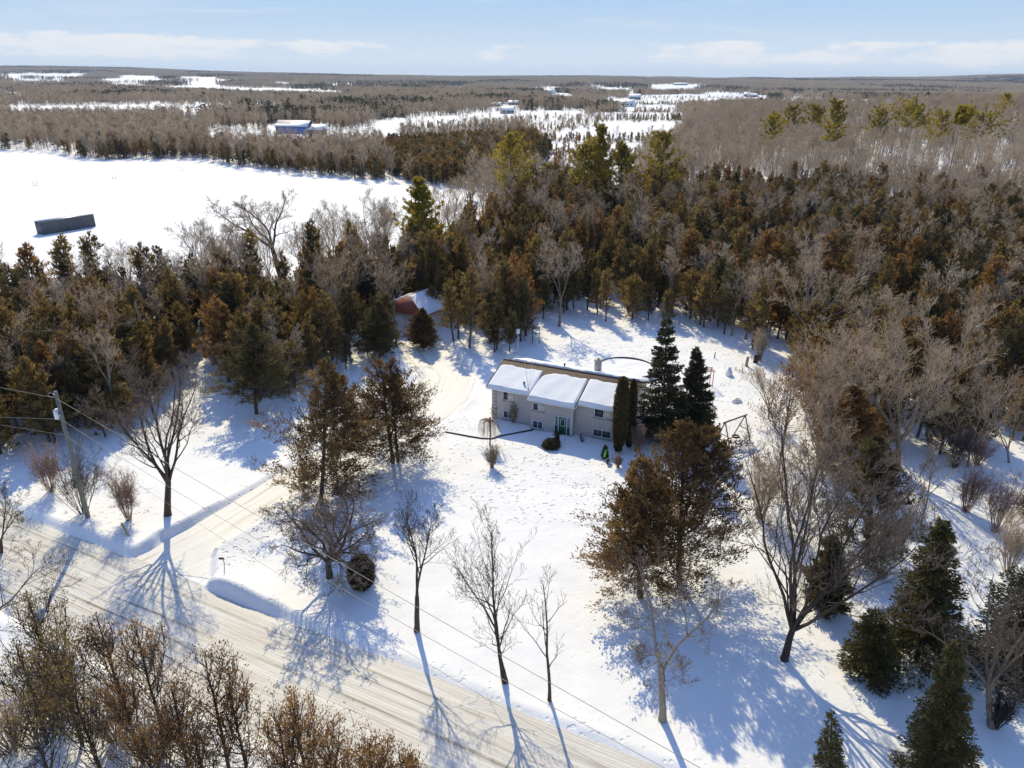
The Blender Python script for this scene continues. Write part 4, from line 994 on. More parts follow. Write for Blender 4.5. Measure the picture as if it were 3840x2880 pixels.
hero_bare('bare_tree', 41, (1431, 1555), (1440, 1240), 'pale trunked bare tree with a hole in its bark, below the tall cedars', ['bark_pale', 'twig_mid'], n=(11, 8, 7, 4), r0=.19, ang=(.95, .8, .85), ratio=(.5, .5, .5, .4), twig=.010, first=.2, up=.35, wob=.09, leaders=3, fork=.36, leader_ang=.34)
g = hero_bare('bare_maple', 52, (1693, 1424), (1790, 985), 'big bare maple leaning right with a wide many limbed crown, lower right', ['bark', 'twig_mid'], n=(28, 9, 7, 3), r0=.22, ang=(.55, .7, .8), ratio=(.45, .5, .48, .4), twig=.012, first=.06, up=.55, wob=.08, leaders=8, fork=.17, leader_ang=.46)
hero_bare('apple_tree', 61, (712, 1248), (690, 1066), 'gnarled spreading apple tree with dense twigs by the driveway mouth', ['bark', 'twig_mid'], n=(30, 9, 7, 4), r0=.24, ang=(.9, .9, .95), ratio=(.55, .52, .48, .42), twig=.014, first=.08, up=.05, wob=.17, leaders=9, fork=.2, leader_ang=.80, droop=.1)
hero_bare('bare_tree', 71, (4, 1196), (10, 1040), 'small dark bare tree at the left edge below the utility pole', ['bark', 'twig_dark'], n=(12, 7, 6, 3), r0=.13, ang=(.8, .8, .85), ratio=(.5, .5, .5, .4), twig=.011, first=.15, leaders=3, fork=.2, leader_ang=.5)
hero_bare('bare_tree', 73, (-88, 1440), (-60, 1215), 'dark bare tree whose limbs reach in from the left edge across the road', ['bark', 'twig_dark'], n=(14, 7, 6, 3), r0=.18, ang=(1.1, .8, .85), ratio=(.75, .5, .5, .4), twig=.011, first=.3, up=.0, droop=.2, leaders=3, fork=.3, leader_ang=.7)
hero_bare('bare_tree', 75, (2142, 1572), (2140, 1285), 'dense crowned bare tree with bushy foot near the right edge', ['bark_grey', 'twig_mid'], n=(16, 8, 7, 3), r0=.16, ang=(.8, .8, .85), ratio=(.5, .5, .5, .4), twig=.011, first=.1, leaders=5, fork=.34, leader_ang=.6)
hero_bare('bare_tree', 77, (1990, 1172), (2045, 985), 'thin leaning bare tree behind the dark spruce on the right', ['bark_grey', 'twig'], n=(12, 6, 5, 0), r0=.12, twig=.011, first=.3, up=.6)
hero_bare('bare_elm', 81, (1938, 1012), (1975, 690), 'tall grey bare elm with fan shaped crown in the right wood edge', ['bark_grey', 'twig'], n=(20, 9, 7, 3), r0=.26, ang=(.5, .6, .7), ratio=(.42, .5, .5, .4), twig=.014, first=.06, up=.5, wob=.08, leaders=7, fork=.2, leader_ang=.5)
hero_bare('bare_elm', 83, (1715, 775), (1800, 528), 'wide pale bare elm on a leaning trunk behind the right yard', ['bark_grey', 'twig'], n=(20, 9, 7, 3), r0=.24, ang=(.6, .7, .8), ratio=(.46, .5, .5, .4), twig=.017, first=.08, up=.35, wob=.10, leaders=7, fork=.3, leader_ang=.62)
hero_bare('bare_tree', 85, (1840, 1005), (1850, 700), 'grey bare tree standing among cedars right of the swing set', ['bark_grey', 'twig'], n=(14, 8, 7, 3), r0=.17, twig=.013, first=.2, up=.5, leaders=4, fork=.3, leader_ang=.38)
hero_bare('bare_tree', 86, (1775, 1040), (1790, 800), 'twiggy bare tree in front of the cedars below the right wood', ['bark_grey', 'twig'], n=(14, 8, 7, 3), r0=.14, twig=.012, first=.2, up=.5, leaders=4, fork=.2, leader_ang=.4)
hero_bare('bare_tree', 87, (1722, 1150), (1700, 985), 'upright twiggy bare sapling group behind the leaning maple', ['bark_grey', 'twig'], n=(12, 8, 7, 3), r0=.09, twig=.010, first=.1, up=.9, leaders=6, fork=.08, leader_ang=.35)
hero_bare('bare_tree', 88, (1208, 706), (1212, 530), 'grey bare tree standing among cedars behind the pool', ['bark_grey', 'twig_pale'], n=(16, 8, 7, 3), r0=.17, twig=.017, first=.25, up=.4, leaders=3, fork=.35, leader_ang=.35)
hero_bare('bare_tree', 89, (625, 850), (612, 722), 'whitish bare tree in front of the left cedars by the driveway', ['bark_pale', 'twig_pale'], n=(14, 8, 7, 2), r0=.13, twig=.014, first=.2, up=.4, leaders=3, fork=.3, leader_ang=.4)
hero_bare('bare_elm', 91, (612, 615), (560, 388), 'large crooked bare elm towering at the edge of the snowy field', ['bark', 'twig'], n=(18, 8, 7, 3), r0=.42, twig=.02, first=.15, up=.2, wob=.14, leaders=4, fork=.38, leader_ang=.62, ratio=(.45, .5, .5, .4))
for k, (bx_, by_, tx, ty, lab, mt) in enumerate([(1760, 1105, 1750, 930, 'grey sapling left of the dark sparse cedar', 'twig'), (1828, 1150, 1835, 955, 'grey sapling just left of the dark sparse cedar trunk', 'twig'), (1765, 965, 1770, 765, 'bare tree beside the rusty cedar on the right slope', 'twig'),
    (1690, 1075, 1680, 960, 'thin sapling on the open snow left of the leaning maple', 'twig_red'), (1945, 1200, 1960, 1060, 'thin bare tree between dark sparse cedar and broad spruce', 'twig'), (2090, 1010, 2100, 800, 'bare tree at the right wood edge above the reddish brush', 'twig_pale'), (2180, 1000, 2185, 790, 'bare tree at the right wood edge nearest the frame', 'twig'), (1660, 905, 1665, 800, 'small bare tree left of the thin rusty cedar', 'twig')]):
    hero_bare('bare_tree', 700 + k, (bx_, by_), (tx, ty), lab, ['bark_grey', mt], n=(14, 8, 6, 2), r0=.10, ang=(.5, .65, .8), twig=.012, first=.12, up=.8, leaders=4, fork=.15, leader_ang=.32)
# little weeping tree
p = ground(1058, 962); hh = tall(p, 898); wr = np.random.RandomState(95); mb = MB(); zt_ = hh * .82
mb.tube([(0, 0, -.2), (.06, 0, zt_ * .5), (0, .03, zt_)], [.09, .07, .06], 7, 0)
for k in range(90):
    a_ = wr.rand() * 6.283; R_ = wr.uniform(.35, 1.25); up_ = wr.uniform(.1, .45) * (1 - .3 * R_); dn = wr.uniform(.5, 1.0) * (zt_ - .35)
    hd = np.array([math.cos(a_), math.sin(a_), 0]); z_ = np.array([0, 0, 1.0]); o_ = np.array([0, 0, zt_])
    mb.tube([o_ - z_ * .1, o_ + hd * R_ * .45 + z_ * up_, o_ + hd * R_ * .9 + z_ * (up_ * .5 - .1), o_ + hd * R_ + z_ * (-dn * .5), o_ + hd * R_ * 1.02 - z_ * dn], [.025, .018, .014, .012, .008], 3, 1, wr.rand())
tree('weeping_tree', mb, p, 'small russet weeping tree on the snow before the house', 'tree', [MAT['bark'], MAT['weep']])
# cedars standing free
def hero_cedar(nm, seed, at_, top, label, mat='cedar_brown', sc=1, cat='tree', fn=cedar_tree, bk='bark_red', px=None, **kw):
    b_ = ground(*at_); hgt = tall(b_, top[1]); q = lean_for(b_, top, hgt)
    if px is not None: kw['w'] = px * (1.25 if fn is cedar_tree else 1.0) * K / CF * float(proj(b_)[2]) / 2
    mb = fn(seed, h=hgt, **kw); return tree(nm, mb, b_, label, cat, [MAT[bk], MAT[mat]], lean=(0, max(-.15, min(.15, q))))
HC = dict(nb=340, per=130, leaf=.30, lw=.085, r0=.2, prof=.95, raggy=.5, plumes=3, sub=8, rise=.2, flat=.25)
hero_cedar('cedar_tree', 101, (690, 1080), (705, 772), 'big full cedar at the driveway turn, first one left of the twin stemmed cedar', px=190, base=.05, **HC)
hero_cedar('cedar_tree', 103, (850, 1000), (822, 778), 'twin stemmed cedar with sparse lower branches between driveway and house', px=175, base=.14, twin=1, bare=.3, thin=.8, **HC)
hero_cedar('cedar_tree', 105, (555, 894), (542, 700), 'conical cedar with a clear trunk at the edge of the left wood', mat='cedar_green', px=125, base=.22, **HC)
hero_cedar('cedar_tree', 107, (1382, 1290), (1392, 985), 'left cedar of the tall pair right of the front lawn', px=170, base=.16, thin=.8, **HC)
hero_cedar('cedar_tree', 109, (1468, 1262), (1480, 905), 'right cedar of the tall pair right of the front lawn, the broader one', px=245, base=.16, thin=.85, **HC)
hero_cedar('cedar_tree', 111, (1688, 985), (1718, 785), 'thin rusty cedar with ragged side branches right of the swing set', mat='cedar_rust', px=130, base=.2, thin=.45, bare=.4, nb=150, per=60, leaf=.3, lw=.08, raggy=.5, r0=.13)
hero_cedar('cedar_tree', 113, (1818, 1030), (1850, 835), 'rusty brown cedar behind the leaning maple, above a dark sparse cedar', mat='cedar_rust', px=150, base=.1, thin=.8, **HC)
hero_cedar('cedar_tree', 115, (1868, 1215), (1885, 955), 'dark sparse cedar right of the leaning maple crown', mat='cedar_green', px=160, base=.1, thin=.6, bare=.35, **HC)
hero_cedar('cedar_tree', 117, (1790, 1312), (1795, 1165), 'small dark cedar behind the trunk of the leaning maple', mat='cedar_green', px=70, base=.06, **HC)
# cedars at the lower left corner, seen from above
for k, (tx, ty, hh, wv, lab, mt, th) in enumerate([(300, 1362, 8.5, 2.3, 'sparse cedar in the lower left thicket whose tip touches the road', 'cedar_rust', .42), (215, 1345, 8.0, 2.0, 'thin topped cedar at the left end of the roadside thicket', 'cedar_rust', .40),
    (445, 1428, 8.6, 2.4, 'bushy rust tipped cedar at the right end of the lower left thicket', 'cedar_rust', .5), (60, 1300, 8.0, 2.4, 'olive cedar in the lower left corner beneath the reaching limbs', 'cedar', .5), (30, 1400, 7.5, 2.6, 'dense olive cedar filling the lower left corner', 'cedar', .55),
    (640, 1528, 7.5, 2.0, 'pointed rusty cedar at the bottom edge, tallest of its clump', 'cedar_rust', .7), (715, 1590, 6.8, 1.8, 'second rusty cedar of the bottom edge clump, below the tallest', 'cedar_rust', .75), (585, 1560, 6.5, 1.6, 'left cedar of the rusty clump at the bottom edge', 'cedar_rust', .6),
    (800, 1612, 6.5, 1.6, 'low rusty cedar of the bottom edge clump, right end', 'cedar_rust', .7), (160, 1480, 7.0, 2.1, 'grey green thin cedar inside the lower left thicket', 'cedar', .38), (370, 1500, 7.0, 2.0, 'thin cedar inside the lower left thicket near its right end', 'cedar_rust', .38), (870, 1640, 6.0, 1.4, 'rusty cedar tip just rising over the bottom edge', 'cedar_rust', .6),
    (110, 1400, 7.6, 2.2, 'olive cedar between the corner cedar and the thin topped cedar', 'cedar', .5), (255, 1440, 7.4, 2.0, 'brown cedar in the middle of the lower left thicket', 'cedar_rust', .45), (500, 1500, 7.0, 1.8, 'small rust tipped cedar right of the bushy one by the road', 'cedar_rust', .5), (410, 1560, 6.8, 2.0, 'brown cedar low in the thicket under the bushy one', 'cedar_rust', .5), (60, 1540, 6.8, 2.2, 'olive cedar low in the lower left corner', 'cedar', .5), (300, 1590, 6.5, 2.0, 'brown cedar at the bottom edge of the lower left thicket', 'cedar_rust', .5)]):
    q = on_ray(tx, ty, hh); b_ = np.array([q[0], q[1], H1(q[0], q[1])])
    mb = cedar_tree(130 + k, h=hh, w=wv * 1.45, base=.10, nb=150, per=52, leaf=.17, lw=.055, r0=.10, bare=.3, thin=th * 1.0, raggy=.6, prof=.5, rise=.85, plumes=9, sub=7, tuft=.55)
    tree('cedar_tree', mb, b_, lab, 'tree', [MAT['bark'], MAT[mt]])
# leafless undergrowth between them
for k, (vx, vy, hh, lab) in enumerate([(130, 1560, 4.2, 'grey thicket of stems at the lower left, left of the thin cedars'), (250, 1600, 4.0, 'grey thicket of stems at the lower left below the sparse cedar'), (340, 1640, 3.8, 'grey thicket of stems at the lower left near the bottom edge'), (30, 1620, 4.0, 'grey thicket of stems in the very lower left corner')]):
    p = ground(vx, vy); t = thing('bare_thicket', p, lab, 'thicket'); mb = bush(160 + k, hh, 2.6, 46, 12, .016, .010, 7); link('stems', mb.mesh('stems', [MAT['twig_dark'], MAT['twig']]), t)
# spruces
HS = dict(tiers=24, per=12, leaf=.36, lw=.10, dens=150, droop=.30)
hero_cedar('spruce_tree', 171, (1430, 948), (1440, 682), 'tall dark spruce beside the right end of the house', 'spruce', px=128, fn=spruce_tree, base=.08, **HS)
hero_cedar('spruce_tree', 172, (1498, 945), (1505, 752), 'shorter dark spruce right of the tall spruce by the house', 'spruce', px=102, fn=spruce_tree, base=.08, **HS)
hero_cedar('spruce_tree', 173, (1980, 1428), (2040, 1122), 'broad olive spruce with a clear trunk right of the leaning maple', 'spruce_olive', px=185, fn=spruce_tree, base=.10, droop=.25, tiers=32, per=14, leaf=.30, lw=.085, dens=100)
hero_cedar('spruce_tree', 174, (1882, 1458), (1885, 1318), 'small round olive spruce left of the broad spruce', 'spruce_olive', px=120, fn=spruce_tree, base=.06, droop=.1, tiers=16, per=14, leaf=.24, lw=.08, dens=90, prof=.6)
hero_cedar('spruce_tree', 175, (2025, 1690), (2052, 1378), 'blue green spruce cut by the bottom edge near the right corner', 'spruce_olive', px=155, fn=spruce_tree, base=.04, droop=.12, tiers=34, per=14, leaf=.22, lw=.065, dens=100)
hero_cedar('spruce_tree', 176, (1790, 1722), (1782, 1535), 'loose young spruce at the bottom edge, lower right', 'spruce_olive', px=90, fn=spruce_tree, base=.04, droop=-.1, tiers=22, per=11, leaf=.20, lw=.06, dens=44, gap=.25)
hero_cedar('spruce_tree', 177, (2185, 1460), (2215, 1240), 'wide dark evergreen cut by the right edge', 'spruce', px=230, fn=spruce_tree, base=.05, droop=.2, tiers=24, per=14, leaf=.28, lw=.08, dens=90, prof=.6)
hero_cedar('spruce_tree', 178, (2235, 1115), (2235, 1030), 'small evergreen at the right edge above the wide dark one', 'spruce_olive', px=80, fn=spruce_tree, base=.05, droop=.1, tiers=16, per=11, leaf=.26, lw=.08, dens=60)
hero_cedar('cedar_tree', 191, (822, 772), (820, 650), 'dark cedar just left of the garage doors', mat='cedar_green', px=70, base=.1, thin=.7, **HC)
hero_cedar('cedar_tree', 192, (912, 752), (915, 668), 'olive cedar screening the right half of the garage', px=50, base=.1, thin=.7, **HC)
# clipped evergreens by the wall
p = ground(1335, 978); hh = tall(p, 819); mb = dense_bush(181, lambda z: .74 * min(1, .45 + 2.2 * z) * (1 - max(0, z - .55) ** 2 * 4.2) ** .5 if z < .99 else .1, hh, 9000, .26, .085, 1.3, .85)
tree('columnar_cedar', mb, p + [0, 0, .2], 'taller columnar cedar of the pair against the front wall', 'tree', [MAT['bark_red'], MAT['cedar_green']])
p = ground(1358, 968); hh = tall(p, 824); mb = dense_bush(182, lambda z: .5 * min(1, .45 + 2.2 * z) * (1 - max(0, z - .5) ** 2 * 3.7) ** .5 if z < .99 else .08, hh, 7000, .26, .085, 1.3, .85)
tree('columnar_cedar', mb, p + [0, 0, .2], 'narrower columnar cedar of the pair, nearer the house corner', 'tree', [MAT['bark_red'], MAT['cedar_green']])
p = ground(783, 1270); hh = tall(p, 1203); mb = dense_bush(183, lambda z: hh * .34 * math.sqrt(max(.02, 1 - (2 * z - .95) ** 2 * .98)), hh, 4200, .34, .07, .5, .80)
t = thing('round_bush', p, 'clipped dark round bush on the snow right of the apple tree', 'bush'); link('foliage', mb.mesh('foliage', [MAT['bark'], MAT['cedar_green']]), t)
# leafless shrubs
for k, (vx, vy, ty, wm, nm, lab, mt) in enumerate([(180, 1108, 985, 2.4, 'bare_shrub', 'wide leafless shrub wrapped round the foot of the utility pole', 'twig_dark'), (278, 1125, 1025, 1.5, 'bare_shrub', 'upright brown leafless shrub above the yellow post', 'twig_red'),
    (110, 1062, 975, 2.0, 'bare_shrub', 'fuzzy pinkish shrub left of the utility pole', 'twig_red'), (1063, 1010, 968, .9, 'bare_shrub', 'fine twiggy shrub in the shadow of the weeping tree', 'twig'), (1375, 975, 925, 1.0, 'bare_shrub', 'brown stems beside the columnar cedars', 'twig_red'),
    (1640, 778, 720, 1.6, 'bare_shrub', 'grey brush at the trunk foot on the right slope', 'twig'), (2085, 1105, 1010, 1.9, 'bare_shrub', 'reddish upright brush right of the thin leaning tree', 'twig_red'), (2150, 1150, 1040, 2.0, 'bare_shrub', 'reddish brush nearest the right edge above the wide evergreen', 'twig_red'),
    (2180, 1235, 1120, 2.2, 'bare_shrub', 'grey brush at the right edge above the wide evergreen', 'twig'), (2060, 1010, 930, 2.0, 'bare_shrub', 'brush pile of stems under the right wood edge', 'twig_dark'), (2110, 1005, 945, 1.6, 'bare_shrub', 'low brown brush under the right wood edge, right of the brush pile', 'twig_red'),
    (1905, 1250, 1130, 1.8, 'bare_shrub', 'tangled grey brush between dark sparse cedar and broad spruce', 'twig'), (2150, 1572, 1500, .9, 'bare_shrub', 'tuft of stems at the foot of the dense crowned bare tree', 'twig_dark'), (1640, 1120, 1000, 2.0, 'bare_shrub', 'thin grey saplings rising left of the leaning maple crown', 'twig'), (1335, 1010, 985, .7, 'bare_shrub', 'thin weeds in the snow before the columnar cedars', 'twig_red')]):
    p = ground(vx, vy); hh = tall(p, ty); t = thing(nm, p, lab, 'shrub'); mb = bush(200 + k, hh, wm, 34, 12, .017, .011, 7); link('stems', mb.mesh('stems', [MAT['bark_grey'] if mt == 'twig' else MAT[mt], MAT[mt]]), t)
# white pines
for k, (bx_, by_, tx, ty, px, lab, st) in enumerate([(1100, 470, 1100, 300, 110, 'bushy golden white pine, leftmost of the four behind the cedar wood', .28), (1262, 474, 1260, 316, 105, 'white pine just left of the taller slim pine', .28), (1290, 472, 1288, 276, 75, 'tallest slim white pine of the four behind the cedar wood', .35), (1338, 472, 1334, 320, 95, 'white pine right of the tall slim pine', .3),
    (1420, 470, 1422, 294, 110, 'golden white pine standing right of the other three behind the cedar wood', .28), (918, 618, 912, 398, 105, 'green gold pine standing alone above the left wood', .3)]):
    b_ = ground(bx_, by_); hgt = tall(b_, ty); mb = pine_tree(230 + k, h=hgt, w=px * 1.35 * K / CF * float(proj(b_)[2]) / 2, start=st, nb=80, tufts=8, needles=24, lopsided=.15, nl=.62, nw=.14, prof=.7)
    tree('white_pine', mb, b_, lab, 'tree', [MAT['bark'], MAT['pine']])
for k, (tx, ty, bot, px, hh, lab) in enumerate([(1672, 258, 330, 48, 19, 'ragged yellow pine, first from the left in the grey wood'), (1716, 236, 330, 46, 20, 'slim upright yellow pine, second from the left in the grey wood'), (1768, 240, 264, 34, 17, 'small pine top, third from the left in the grey wood'), (1806, 228, 302, 44, 19, 'flat topped yellow pine, fourth from the left in the grey wood'), (1900, 246, 298, 52, 18, 'lopsided yellow pine near the middle of the grey wood'),
    (1978, 240, 275, 75, 18, 'wide flat pine pair left of the leaning pine in the grey wood'), (2040, 252, 315, 60, 18, 'leaning pine with tufted top in the grey wood'), (2085, 240, 266, 36, 17, 'small dark pine top above the round crowned pine'), (2128, 256, 318, 90, 18, 'round crowned yellow pine, largest at the right of the grey wood'), (2165, 208, 245, 28, 17, 'lone dark pine far up the grey hill on the right')]):
    z = 0.0
    for _ in range(6):
        q = on_ray(tx, ty, z + hh)
        if q[1] < 0 or q[1] > 900: q = ground(tx, ty + 110)
        z = H1(q[0], q[1])
    if k == 9: q = ground(2165, 262)
    b_ = np.array([q[0], q[1], H1(q[0], q[1])]); hgt = tall(b_, ty); dz = float(proj(b_)[2])
    mb = pine_tree(250 + k, h=hgt, w=px * 1.45 * K / CF * dz / 2, start=max(.3, 1 - (bot - ty) * K / CF * dz / hgt), nb=40, tufts=8, needles=22, lopsided=.45, nl=.9, nw=.28, prof=.4)
    tree('white_pine', mb, b_, lab, 'tree', [MAT['bark_grey'], MAT['pine']])
# ---------------------------------------------------------------- the woods
rs = np.random.RandomState(42)
HMAX = 0
def vis(P, pad=60):
    v = proj(P); return (v[:, 2] > 1) & (v[:, 0] > -pad) & (v[:, 0] < 2212 + pad) & (v[:, 1] < 1659 + 160)
def scatter(x0, x1, y0, y1, cell, jit=1.5):
    gx_ = np.arange(x0, x1, cell); gy_ = np.arange(y0, y1, cell); X, Y = np.meshgrid(gx_, gy_)
    X = (X + rs.uniform(-.5, .5, X.shape) * cell * jit + (np.arange(len(gy_)) % 2)[:, None] * cell * .5).reshape(-1); Y = (Y + rs.uniform(-.5, .5, Y.shape) * cell * jit).reshape(-1)
    return X, Y
WOOD = [(-400, 1010), (0, 985), (60, 955), (240, 935), (330, 868), (400, 805), (430, 770), (480, 770), (520, 795), (620, 812), (700, 815), (760, 795), (835, 765), (862, 740), (862, 700), (905, 690), (950, 728), (1010, 762), (1060, 770), (1110, 762), (1150, 728), (1180, 690), (1240, 675), (1320, 700), (1390, 700), (1480, 700), (1560, 732), (1640, 765), (1690, 770), (1715, 850), (1720, 930), (1745, 985), (1800, 1000), (1900, 1000), (2000, 985), (2100, 975), (2212, 955), (2600, 950),
        (2900, 480), (2212, 430), (1480, 432), (1080, 428), (1000, 436), (850, 525), (640, 608), (300, 648), (0, 648), (-400, 668)]
BAREW = [(1440, 435), (1500, 400), (1475, 330), (1480, 280), (1560, 252), (1700, 243), (2000, 243), (2080, 228), (2900, 222), (2900, 480), (2212, 430), (1480, 432)]
bcz = lambda v: proj(v)
X, Y = scatter(-200, 260, 45, 260, 3.05); Z = height(X, Y); Pm = np.stack([X, Y, Z], -1); v = proj(Pm)
keep = inpoly(v[:, 0], v[:, 1], WOOD) & (v[:, 2] > 1) & (v[:, 0] > -150) & (v[:, 0] < 2360)
X2, Y2 = scatter(-90, 10, 45, 120, 2.5); P2 = np.stack([X2, Y2, height(X2, Y2)], -1); q2 = proj(P2)
k2_ = inpoly(q2[:, 0], q2[:, 1], [(-120, 1005), (0, 990), (60, 965), (240, 948), (340, 882), (420, 815), (490, 835), (520, 860), (600, 868), (690, 850), (700, 745), (480, 735), (330, 780), (-120, 880)]) & ((np.abs(q2[:, 0] - 440) > 34) & (np.hypot(q2[:, 0] - 555, q2[:, 1] - 893) > 38))
X = np.concatenate([X, X2[k2_]]); Y = np.concatenate([Y, Y2[k2_]]); Pm = np.concatenate([Pm, P2[k2_]]); v = np.concatenate([v, q2[k2_]]); keep = np.concatenate([keep, np.ones(int(k2_.sum()), bool)])
# keep the ground round buildings and the driveway free
gdist = np.hypot(X - gp[0], Y - gp[1]); keep &= gdist > 4.6
gd2, _ = seg_dist(X, Y, DRIVE + [tuple(gp[:2])]); keep &= gd2 > 3.3
sight = seg_dist(X, Y, [tuple(gp[:2]), tuple((gp[:2] + (0 - gp[:2]) * .16))])[0]; keep &= (sight > 1.0) | (Y < gp[1] - 15)
Pm = Pm[keep]; v = v[keep]; n = len(Pm)
eds = np.interp(v[:, 0], [0, 300, 640, 850, 1000, 1080, 1150], [688, 688, 658, 612, 556, 492, 428]); rim = (v[:, 1] < eds) & (v[:, 0] < 1150)
rk = ~rim | ((rs.rand(n) < np.where(v[:, 0] > 840, .07, .60)) & (v[:, 0] > 380)) | (rs.rand(n) < .06); Pm = Pm[rk]; v = v[rk]; rim = rim[rk]; n = len(Pm)
edge = np.interp(v[:, 0], [0, 300, 640, 850, 1000, 1080, 1480, 2212], [648, 648, 608, 525, 436, 428, 432, 430])
below = v[:, 1] - edge
pc_ = np.where(v[:, 0] < 1000, np.where((below < 46) & (v[:, 0] > 400), .16, .82), np.where(v[:, 0] < 1450, np.where(below < 14, .6, .88), .88))
pc_ = np.where(rim, .12, pc_)
pc_ = np.where((v[:, 0] > 1450) & (v[:, 1] < 520), .70, pc_); pc_ = np.where((v[:, 0] > 1900) & (v[:, 1] < 470), .12, pc_)
is_c = rs.rand(n) < pc_
cz = Pm[is_c]; vz = v[is_c]
bz = Pm[~is_c]; keepb = (rs.rand(len(bz)) < .66) | rim[~is_c]; bz = bz[keepb]; vb = v[~is_c][keepb]

def protos(fn, specs, mats):
    res = []
    for sp in specs:
        mb = fn(**sp); a = mb.mesh('trunk', [mats[0]], True, only=0); b_ = mb.mesh('crown', [mats[1]], False, only=1); j = mb.mesh('tree', mats)
        res.append((a, b_, j))
    return res
CED = protos(cedar_tree, [dict(seed=300 + k, h=h, w=w, base=bs, nb=130, per=50, leaf=.42, lw=.095, r0=.13, raggy=.4, prof=pf + .15, plumes=4 + k % 3, sub=6, flat=.08) for k, (h, w, bs, pf) in enumerate([(9.6, 2.4, .14, .6), (8.2, 2.2, .10, .7), (11.4, 2.5, .20, .55), (9.0, 2.8, .12, .6), (10.6, 2.2, .22, .6), (7.0, 2.3, .06, .7)])], [MAT['bark_red'], MAT['cedar']])
CEDG = protos(cedar_tree, [dict(seed=320 + k, h=h, w=w, base=bs, nb=125, per=50, leaf=.42, lw=.095, r0=.13, raggy=.4, prof=.82, plumes=5, flat=.08) for k, (h, w, bs) in enumerate([(9.6, 2.4, .12), (9.0, 2.1, .16)])], [MAT['bark'], MAT['cedar_green']])
CEDR = protos(cedar_tree, [dict(seed=330 + k, h=h, w=w, base=bs, nb=125, per=50, leaf=.42, lw=.095, r0=.13, raggy=.5, prof=.82, plumes=5, flat=.08) for k, (h, w, bs) in enumerate([(9.2, 2.3, .14), (10.6, 2.2, .18)])], [MAT['bark_red'], MAT['cedar_rust']])
CALL = CED + CEDG + CEDR
BAR = protos(bare_tree, [dict(seed=340 + k, h=h, r0=.13, n=(14, 8, 6, 0), twig=.018, leaders=ld, fork=fk, leader_ang=.34, first=.2, up=.45) for k, (h, ld, fk) in enumerate([(10.5, 3, .4), (11.5, 0, .4), (12.0, 4, .45), (9.5, 4, .3)])], [MAT['bark_grey'], MAT['twig']])
BARP = protos(bare_tree, [dict(seed=350 + k, h=h, r0=.13, n=(14, 8, 6, 0), twig=.020, leaders=ld, fork=fk, leader_ang=.34, first=.2, up=.45) for k, (h, ld, fk) in enumerate([(11, 4, .35), (12, 3, .4)])], [MAT['bark_grey'], MAT['twig_pale']])
BALL = BAR + BARP

PROTO_COLS = {}
def stuff(name, pts, scl, mesh_list, vi, rot, label=None):
    """one object: a point for each plant, plants placed on it by geometry nodes"""
    key = tuple(m_.name for m_ in mesh_list)
    if key not in PROTO_COLS:
        c = bpy.data.collections.new('plant_forms_%d' % len(PROTO_COLS))
        for k, m_ in enumerate(mesh_list):
            o = bpy.data.objects.new('plant_form_%03d' % k, m_); c.objects.link(o)
        PROTO_COLS[key] = c
    me = bpy.data.meshes.new(name); n = len(pts); me.vertices.add(n); me.vertices.foreach_set('co', np.asarray(pts, np.float32).reshape(-1))
    a = me.attributes.new('form', 'INT', 'POINT'); a.data.foreach_set('value', np.asarray(vi, np.int32))
    a = me.attributes.new('turn', 'FLOAT_VECTOR', 'POINT'); a.data.foreach_set('vector', np.asarray(rot, np.float32).reshape(-1))
    a = me.attributes.new('size', 'FLOAT_VECTOR', 'POINT'); a.data.foreach_set('vector', np.asarray(scl, np.float32).reshape(-1))
    o = link(name, me); md = o.modifiers.new('plants', 'NODES'); ng = bpy.data.node_groups.new(name + '_nodes', 'GeometryNodeTree'); md.node_group = ng
    ng.interface.new_socket('Geometry', in_out='INPUT', socket_type='NodeSocketGeometry'); ng.interface.new_socket('Geometry', in_out='OUTPUT', socket_type='NodeSocketGeometry')
    gi = ng.nodes.new('NodeGroupInput'); go = ng.nodes.new('NodeGroupOutput'); ip = ng.nodes.new('GeometryNodeInstanceOnPoints'); ci = ng.nodes.new('GeometryNodeCollectionInfo')
    ci.inputs['Collection'].default_value = PROTO_COLS[key]; ci.inputs['Separate Children'].default_value = True; ci.inputs['Reset Children'].default_value = True
    ip.inputs['Pick Instance'].default_value = True
    def attr(nm, tp):
        q = ng.nodes.new('GeometryNodeInputNamedAttribute'); q.data_type = tp; q.inputs['Name'].default_value = nm
        return [s for s in q.outputs if s.enabled and s.name == 'Attribute'][0]
    l = ng.links.new; l(gi.outputs[0], ip.inputs['Points']); l(ci.outputs[0], ip.inputs['Instance']); l(attr('form', 'INT'), ip.inputs['Instance Index'])
    l(attr('turn', 'FLOAT_VECTOR'), ip.inputs['Rotation']); l(attr('size', 'FLOAT_VECTOR'), ip.inputs['Scale']); l(ip.outputs[0], go.inputs[0])
    return tag(o, kind='stuff')
def rots(n): return np.stack([rs.normal(0, .03, n), rs.normal(0, .03, n), rs.uniform(0, 6.28, n)], -1)
def individuals(P, vpx, sc, vi, rot, forms, nm, cat, labeler):
    for i in range(len(P)):
        lab, grp = labeler(vpx[i], int(vi[i]), sc[i]); t = thing(nm, P[i], lab, cat, grp); t.rotation_euler = tuple(float(q) for q in rot[i]); t.scale = tuple(float(q) for q in sc[i])
        a, b_, _ = forms[vi[i]]; link('trunk', a, t); link('crown', b_, t)
FRONT = [q for q in WOOD[:WOOD.index((2600, 950)) + 1]]
